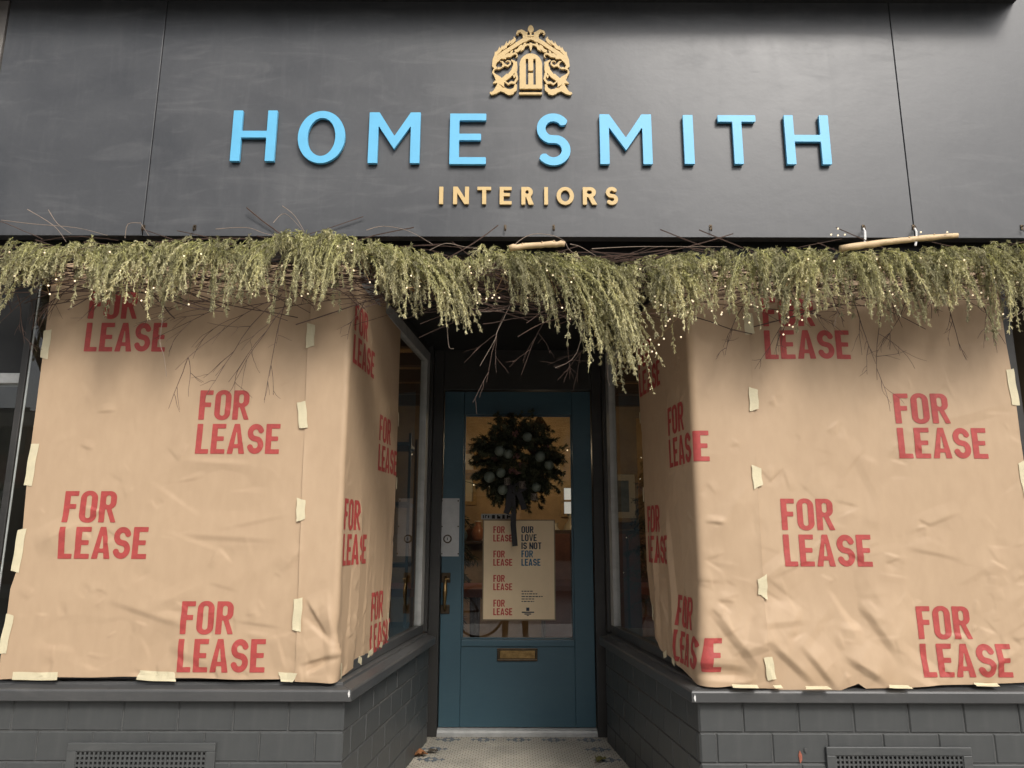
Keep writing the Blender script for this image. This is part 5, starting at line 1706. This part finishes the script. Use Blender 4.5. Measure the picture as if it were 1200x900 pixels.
# goods on a wall shelf at the back and a dark curtain, seen dimly through the door glass
o = empty('wall_shelf', (-.2, IB - .2, 1.45), 'long dark wall shelf on the shop back wall behind the poster', 'shelf')
mb = MB(); mb.box((-.95, IB - .26, 1.10), (.95, IB - .003, 1.13)); mb.build('board', dark_wood, o)
for x in (-.7, .7):
    mb = MB(); mb.box((x, IB - .2, .98), (x + .03, IB - .003, 1.0995)); mb.build('bracket', dark_wood, o)
vm = [mat('vase_glaze', c_, .3, .2, 12) for c_ in ((.35, .30, .22), (.10, .14, .15), (.30, .12, .06), (.55, .50, .42))]
for k, (x, h, lb) in enumerate(((-.80, .26, 'tall pale vase at the left end of the wall shelf'), (-.58, .16, 'small dark blue vase second along the wall shelf'), (-.40, .22, 'rust coloured vase third along the wall shelf'),
                                (.52, .20, 'cream vase on the wall shelf right of the poster'), (.72, .30, 'tall dark vase near the right end of the wall shelf'))):
    v_ = empty('vase', (x, IB - .14, 1.131), lb, 'vase', 'vases on the wall shelf')
    mb = MB(); mb.tube([(x, IB - .14, 1.1312 + h * t) for t in (0, .1, .35, .6, .8, .9, 1)], [r_ * h * .5 for r_ in (.42, .55, .72, .60, .30, .26, .36)], 16); mb.build('vessel', vm[k % 4], v_, smooth=True)
    mb = MB(); mb.tube([(x, IB - .14, 1.1312 + h), (x, IB - .14, 1.1312 + h + .012)], [.20 * h, .19 * h], 16); mb.build('rim', vm[(k + 1) % 4], v_)
o = empty('plant', (-.62, 4.4, .012), 'leafy potted plant standing in the shop, left of the poster', 'plant')
mb = MB(); mb.tube([(-.62, 4.4, .0125), (-.62, 4.4, .40), (-.62, 4.4, .42)], [.13, .18, .175], 16); mb.build('pot', vm[2], o)
fr_ = Fronds()
for k in range(60):
    an = rng.uniform(0, 2 * PI); fr_.frond((-.62, 4.4, .45 + rng.uniform(0, .9)), (math.cos(an), math.sin(an), .6), rng.uniform(.2, .4), 1.6, side=.09, nb=12, wid=.006, leaf=.05, nl=2)
link('leaves', fr_.mesh('leaves', M['fir']), None, o)
for k in range(6):
    y_ = 2.4 + k * .7
    slab('ceiling_beam', (-3.18, y_, 2.74), (3.18, y_ + .09, 2.859), dark_wood)
o = empty('string_lights', (-.35, 5.6, 2.2), 'sagging string of small warm bulbs deep inside the shop, left of the wreath', 'fairy lights')
mb = MB(); q_ = [np.array((-1.6 + 2.6 * t, 5.6, 2.35 - .55 * math.sin(PI * t) + .05 * math.sin(9 * t))) for t in np.linspace(0, 1, 30)]
mb.tube(q_, .003, 4); mb.build('wire', M['black'], o)
for p in q_[1:-1:2]:
    ob = bpy.data.objects.new('bulb', bulb_me); COL.objects.link(ob); ob.location = p - np.array((0, 0, .012)); ob.scale = (2.4,) * 3; ob.parent = o; ob.matrix_parent_inverse = Matrix.Translation(-Vector(o.location))
# dark shelf standing behind the left side pane, tree behind the right one
o = empty('shelf_unit', (-1.1, 2.9, 0), 'tall black shelf unit behind the side pane of the left window', 'shelf')
for k in range(5):
    mb = MB(); mb.box((-1.35, 2.75, .012 + k * .46), (-.80, 3.15, .04 + k * .46)); mb.build('shelf', dark_wood, o)
for x in (-1.37, -.80):
    for y in (2.75, 3.13):
        mb = MB(); mb.box((x, y, .013), (x + .02, y + .02, 1.95)); mb.build('upright', dark_wood, o)
o = empty('christmas_tree', (1.02, 2.05, .56), 'dark little fir tree behind the bare side pane right of the door', 'tree')
fr_ = Fronds()
for k in range(150):
    u = rng.uniform(0, 1) ** .8; z = .72 + 1.2 * u; an = rng.uniform(0, 2 * PI); L = .34 * (1 - u) + .06
    fr_.frond((1.02, 2.05, z), (math.cos(an), math.sin(an), .15), L, .5, side=.07, nb=14, wid=.003, leaf=.02, nl=3)
link('crown', fr_.mesh('crown', M['fir']), None, o)
mb = MB(); mb.tube([(1.02, 2.05, .5605), (1.02, 2.05, 1.95)], [.025, .006], 8); mb.build('trunk', M['twig'], o)
a_ = np.array((1.02, 2.05, 0))
for k in range(14):
    ob = bpy.data.objects.new('light_bulb', bulb_me); COL.objects.link(ob); u = (k + .5) / 14; an = k * 2.4
    ob.location = a_ + np.array(((.32 * (1 - u) + .05) * math.cos(an), (.32 * (1 - u) + .05) * math.sin(an), .8 + 1.1 * u)); ob.parent = o; ob.matrix_parent_inverse = Matrix.Translation(-Vector(o.location))
picture(.98, 1.5, 1.35, 1.95, 'dark framed picture on the shop wall behind the little fir tree', 5.9)

# ------------------------------------------------------------------ next door, left and right
nb_ = empty('neighbouring_shopfront', (-2.4, .1, 0), 'dark neighbouring shopfront at the left edge, grey transom bar across it', 'shopfront')
y0 = .10
zb1, zb2 = P(10, 449, y0)[2], P(10, 437, y0)[2]
mb = MB(); mb.box((-3.6, y0, zb1), (-2.10, y0 + .08, zb2)); mb.build('transom_bar', M['alu'], nb_, bevel=.003)
mb = MB(); mb.box((-2.080, .045, .605), (-2.052, .16, 2.60)); mb.build('end_post', M['frame_dark'], nb_, bevel=.003)
mb = MB(); mb.box((-3.6, y0 + .02, .12), (-2.10, y0 + .03, zb1 - .001)); mb.build('glass_pane', M['glass'], nb_)
mb = MB(); mb.box((-3.6, y0 + .02, zb2 + .001), (-2.10, y0 + .03, 2.6)); mb.build('transom_panel', M['soffit'], nb_)
mb = MB(); mb.box((-3.6, y0 - .05, -.12), (-2.10, y0 + .10, .118)); mb.build('plinth', M['frame_dark'], nb_)
mb = MB(); mb.box((-3.6, 1.2, .1), (-2.2, 1.25, 2.6)); mb.build('inner_wall', mat('grey_wall', (.20, .20, .19), .8, .2, 4), nb_)
mb = MB(); mb.box((-4.2, -.03, -.12), (-3.61, .3, 4.3)); mb.box((-4.2, SY + .0, 2.62), (P(7, 45, SY)[0] - .012, .3, 4.3)); mb.build('pier', mat('brown_grey_stucco', (.17, .155, .14), .8, .15, 6, .3, 40), nb_)
pl = empty('pilaster', (2.3, 0, 0), 'charcoal pilaster at the right edge beside the brown paper', 'pilaster')
mb = MB(); mb.box((2.165, -.015, -.12), (2.75, .3, 2.30)); mb.build('shaft', M['frame_dark'], pl, bevel=.004)
mb = MB(); mb.box((2.18, -.035, .60), (2.72, -.0155, 2.24)); mb.build('raised_panel', M['frame_dark'], pl, bevel=.006)

# fallen leaves
def leaf(px, py, ln, rz, col, label, seed):
    rg = random.Random(seed)
    # on the tile floor z = .004
    d = _Rm @ np.array([(px - 600) / FPX, (450 - py) / FPX, -1.0]); t = (.004 - CAM[2]) / d[2]; p = CAM + d * t
    o = empty('fallen_leaf', p, label, 'leaf', None, rz)
    mb = MB(); n = 9; vs = []
    for i in range(n):
        u = i / (n - 1); wd = ln * .32 * math.sin(PI * u) ** .7 * (1 + rg.uniform(-.2, .2)) + .0008; x = (u - .5) * ln
        for k in (-1, -.5, 0, .5, 1):
            vs.append((x, k * wd, .004 + abs(k) * wd * rg.uniform(.2, .9) + .008 * rg.random() * u))
    fs_ = [(i * 5 + k, i * 5 + k + 1, i * 5 + k + 6, i * 5 + k + 5) for i in range(n - 1) for k in range(4)]
    mb.add(vs, fs_)
    me = mb.mesh('blade', fix=False)
    ob = bpy.data.objects.new('blade', me); COL.objects.link(ob); me.materials.append(mat('dry_leaf', col, .7, .35, 40)); ob.parent = o
    sm = ob.modifiers.new('thickness', 'SOLIDIFY'); sm.thickness = .0008
    mb = MB(); mb.tube([(-ln * .48, 0, .0045), (-ln * .75, .006, .005)], .0011, 5)
    me = mb.mesh('stalk'); ob = bpy.data.objects.new('stalk', me); COL.objects.link(ob); me.materials.append(M['twig']); ob.parent = o


leaf(492, 886, .085, .2, (.24, .10, .035), 'curled rusty brown leaf on the tile floor by the left brick wall', 2)
leaf(507, 882, .060, .1, (.06, .045, .03), 'dark wilted leaf on the tiles, behind the rusty brown one', 5)
leaf(704, 892, .080, 1.0, (.12, .11, .03), 'greenish leaf on the tile floor by the right brick wall', 9)

# ------------------------------------------------------------------ across the street (seen in the glass only)
brickm = mat('red_brick', (.22, .11, .08), .85, .25, 9)
stone_m = mat('pale_render', (.42, .39, .34), .85, .12, 4)
winm = mat('window_dark', (.03, .035, .04), .1)
rg = random.Random(11)
x = -26.0
for k, (wd, h, m, lb) in enumerate(((8, 4.6, stone_m, 'low pale shop building across the street, far left'), (7, 4.9, brickm, 'low red brick building across the street, second along'), (9, 8.2, brickm, 'tall red brick building straight across the street'),
                                    (8, 6.5, stone_m, 'low pale building across the street, right of the tall brick one'), (10, 7.6, brickm, 'long red brick building across the street, far right'), (10, 6.8, stone_m, 'pale rendered building across the street at the far end'))):
    o = empty('street_building', (x + wd / 2, -19, -.2), lb, 'building', 'buildings across the street')
    mb = MB(); mb.box((x, -26, -.25), (x + wd - .05, -19, h)); mb.build('wall', m, o)
    mb = MB(); mb.box((x - .02, -18.99, h - .5), (x + wd - .08, -18.6, h - .1)); mb.build('cornice', stone_m, o)
    n = int(wd // 2)
    for i in range(n):
        for z in (3.6, 5.4) if h > 7 else (3.6,):
            xx = x + .6 + i * (wd - 1) / n
            mb = MB(); mb.box((xx, -18.98, z), (xx + 1.0, -18.94, z + 1.4)); mb.build('window', winm, o)
    mb = MB(); mb.box((x + .4, -18.985, .5), (x + wd - .5, -18.93, 2.6)); mb.build('shop_glazing', winm, o)
    mb = MB(); mb.box((x + .3, -18.98, 2.7), (x + wd - .4, -18.3, 3.1)); mb.build('awning', mat('awning', [(.1, .2, .12), (.25, .05, .05), (.05, .08, .2)][k % 3], .8), o)
    x += wd
tag(sheet('far_pavement', -60, 60, -19, -15.5, -.12, M['pave']), kind='structure')
tr = empty('street_tree', (-5.0, -4.9, -.12), 'bare street tree at the kerb, reflected in the left window', 'tree')


def grow(mb, p, d, L, r, lv):
    pts = wander(p, d, L, 5, .07)
    mb.tube(pts, [r * (1 - .45 * i / 5) for i in range(6)], 6 if lv < 2 else 4, caps=False)
    if lv < 5:
        for k in range(3 if lv else 5):
            i = rng.integers(2, 6); q = pts[i] - pts[i - 1]; q = q / np.linalg.norm(q) + rng.normal(0, .5, 3); q[2] = q[2] * .7 + .25
            grow(mb, pts[i], q, L * rng.uniform(.5, .75), r * .5, lv + 1)


mb = MB(); mb.tube([(-5, -4.9, -.12), (-5.02, -4.9, .8), (-4.98, -4.88, 1.9)], [.16, .12, .105], 10); mb.build('trunk', M['twig'], tr)
mb = MB(); grow(mb, (-4.98, -4.88, 1.85), (.05, 0, 1), 1.9, .10, 0); cr_ = mb.build('crown', M['twig'], tr)
# bicycle leaning at the kerb behind the camera
bk = empty('bicycle', (-1.0, -3.75, -.12), 'black bicycle parked on the pavement, reflected in the door glass', 'bicycle')
blackp = mat('black_enamel', (.012, .012, .013), .3)
for nm, wx in (('wheel', -.43), ('wheel', -1.48)):
    wc_ = np.array((wx, -3.75, .22))
    mb = MB(); ring = [wc_ + np.array((.325 * math.cos(a), 0, .325 * math.sin(a))) for a in np.linspace(0, 2 * PI, 41)]
    mb.tube(ring, .017, 8, caps=False)
    wh = mb.build('wheel', blackp, bk, smooth=True)
    mb = MB()
    for a in np.linspace(0, 2 * PI, 25)[:-1]:
        mb.tube([wc_, wc_ + np.array((.31 * math.cos(a), 0, .31 * math.sin(a)))], .0015, 3, caps=False)
    s2 = mb.build('spokes', M['alu'], wh); s2['kind'] = 'stuff'
mb = MB()
bb, st, hd_ = (-.88, -3.75, .20), (-.76, -3.75, .70), (-1.32, -3.75, .66)
for a, b in ((bb, st), (st, hd_), (bb, (-1.34, -3.75, .58)), (bb, (-.43, -3.75, .22)), (st, (-.43, -3.75, .22)), (hd_, (-1.34, -3.75, .58)), ((-1.34, -3.75, .58), (-1.48, -3.75, .22)), (hd_, (-1.30, -3.75, .80))):
    mb.tube([a, b], .015, 8)
mb.build('bike_frame', blackp, bk)
mb = MB(); mb.tube([(-1.25, -4.02, .83), (-1.30, -3.75, .82), (-1.25, -3.48, .83)], .012, 8); mb.build('handlebar', M['alu'], bk)
mb = MB(); mb.tube([(-.90, -3.75, .76), (-.78, -3.75, .775), (-.64, -3.75, .78)], [.03, .06, .085], 10); mb.build('saddle', blackp, bk, smooth=True)

# the person taking the photograph: only dark trouser legs show, mirrored in the door glass
def person():
    o = empty('person', (.05, -3.42, -.12), 'person in dark trousers and coat holding a phone, mirrored in the door glass', 'person')
    me = bpy.data.meshes.new('body')
    J = {'pel': (.05, -3.42, .82, .12), 'spine': (.05, -3.43, 1.05, .125), 'chest': (.05, -3.43, 1.24, .135), 'neck': (.05, -3.42, 1.37, .05), 'head0': (.05, -3.40, 1.44, .06), 'head1': (.05, -3.39, 1.50, .082), 'head2': (.05, -3.40, 1.58, .068),
         'hl': (-.05, -3.42, .76, .085), 'kl': (-.07, -3.40, .34, .056), 'al': (-.08, -3.42, -.04, .040), 'tl': (-.09, -3.29, -.085, .034),
         'hr': (.15, -3.42, .76, .085), 'kr': (.17, -3.40, .34, .056), 'ar': (.18, -3.42, -.04, .040), 'tr': (.20, -3.29, -.085, .034),
         'sl': (-.13, -3.42, 1.28, .06), 'el': (-.19, -3.38, 1.02, .045), 'wl': (-.06, -3.20, 1.10, .032), 'sr': (.23, -3.42, 1.28, .06), 'er': (.29, -3.38, 1.02, .045), 'wr': (.14, -3.20, 1.10, .032)}
    E = [('pel', 'spine'), ('spine', 'chest'), ('chest', 'neck'), ('neck', 'head0'), ('head0', 'head1'), ('head1', 'head2'), ('pel', 'hl'), ('hl', 'kl'), ('kl', 'al'), ('al', 'tl'), ('pel', 'hr'), ('hr', 'kr'), ('kr', 'ar'), ('ar', 'tr'),
         ('chest', 'sl'), ('sl', 'el'), ('el', 'wl'), ('chest', 'sr'), ('sr', 'er'), ('er', 'wr')]
    for s_, wx in ((-1, -.06), (1, .14)):          # palm and five bent fingers on each hand
        w_ = 'wl' if s_ < 0 else 'wr'; pm = 'p' + w_
        J[pm] = (wx - s_ * .012, -3.145, 1.115, .026); E.append((w_, pm))
        for q in range(4):
            a, b = f'{w_}{q}a', f'{w_}{q}b'
            J[a] = (wx - s_ * .022, -3.125 + .004 * q, 1.145 - .019 * q, .009); J[b] = (wx - s_ * .048, -3.115 + .003 * q, 1.147 - .019 * q, .008); E += [(pm, a), (a, b)]
        J[w_ + 't'] = (wx - s_ * .030, -3.165, 1.140, .010); E.append((pm, w_ + 't'))
    nm = list(J)
    me.from_pydata([J[k][:3] for k in nm], [(nm.index(a), nm.index(b)) for a, b in E], [])
    ob = bpy.data.objects.new('body', me); COL.objects.link(ob)
    sk = ob.modifiers.new('skin', 'SKIN')
    for i, k in enumerate(nm):
        me.skin_vertices[0].data[i].radius = (J[k][3], J[k][3] * (.8 if k in ('chest', 'spine', 'pel') else 1))
    me.skin_vertices[0].data[0].use_root = True
    ob.modifiers.new('smooth', 'SUBSURF').render_levels = 2
    m = bpy.data.materials.new('clothed_body'); m.use_nodes = True
    t = m.node_tree; N = t.nodes; L = t.links
    tc = N.new('ShaderNodeTexCoord'); sx = N.new('ShaderNodeSeparateXYZ'); L.new(tc.outputs['Object'], sx.inputs[0])
    r = N.new('ShaderNodeValToRGB'); r.color_ramp.interpolation = 'CONSTANT'
    mr = N.new('ShaderNodeMapRange'); mr.inputs['From Min'].default_value = -.12; mr.inputs['From Max'].default_value = 1.66
    L.new(sx.outputs[2], mr.inputs[0]); L.new(mr.outputs[0], r.inputs[0])
    e = r.color_ramp.elements
    e[0].position = 0; e[0].color = (.02, .018, .016, 1); e[1].position = .08; e[1].color = (.012, .013, .017, 1)
    for p_, c_ in ((.50, (.05, .052, .06)), (.84, (.42, .26, .19)), (.93, (.03, .02, .015))):
        q = e.new(p_); q.color = (*c_, 1)
    L.new(r.outputs[0], N['Principled BSDF'].inputs['Base Color']); N['Principled BSDF'].inputs['Roughness'].default_value = .8
    me.materials.append(m)
    ob.parent = o; ob.matrix_parent_inverse = Matrix.Translation(-Vector(o.location))
    ph = empty('phone', (.04, -3.13, 1.06), 'black phone held upright by the person on the pavement', 'phone')
    mb = MB(); mb.box((-.035, -3.137, 1.055), (.115, -3.129, 1.125)); mb.build('phone_case', blackp, ph, bevel=.003)


person()
for ob_ in list(COL.objects):            # every part keeps its parent; nothing else is left loose
    pass
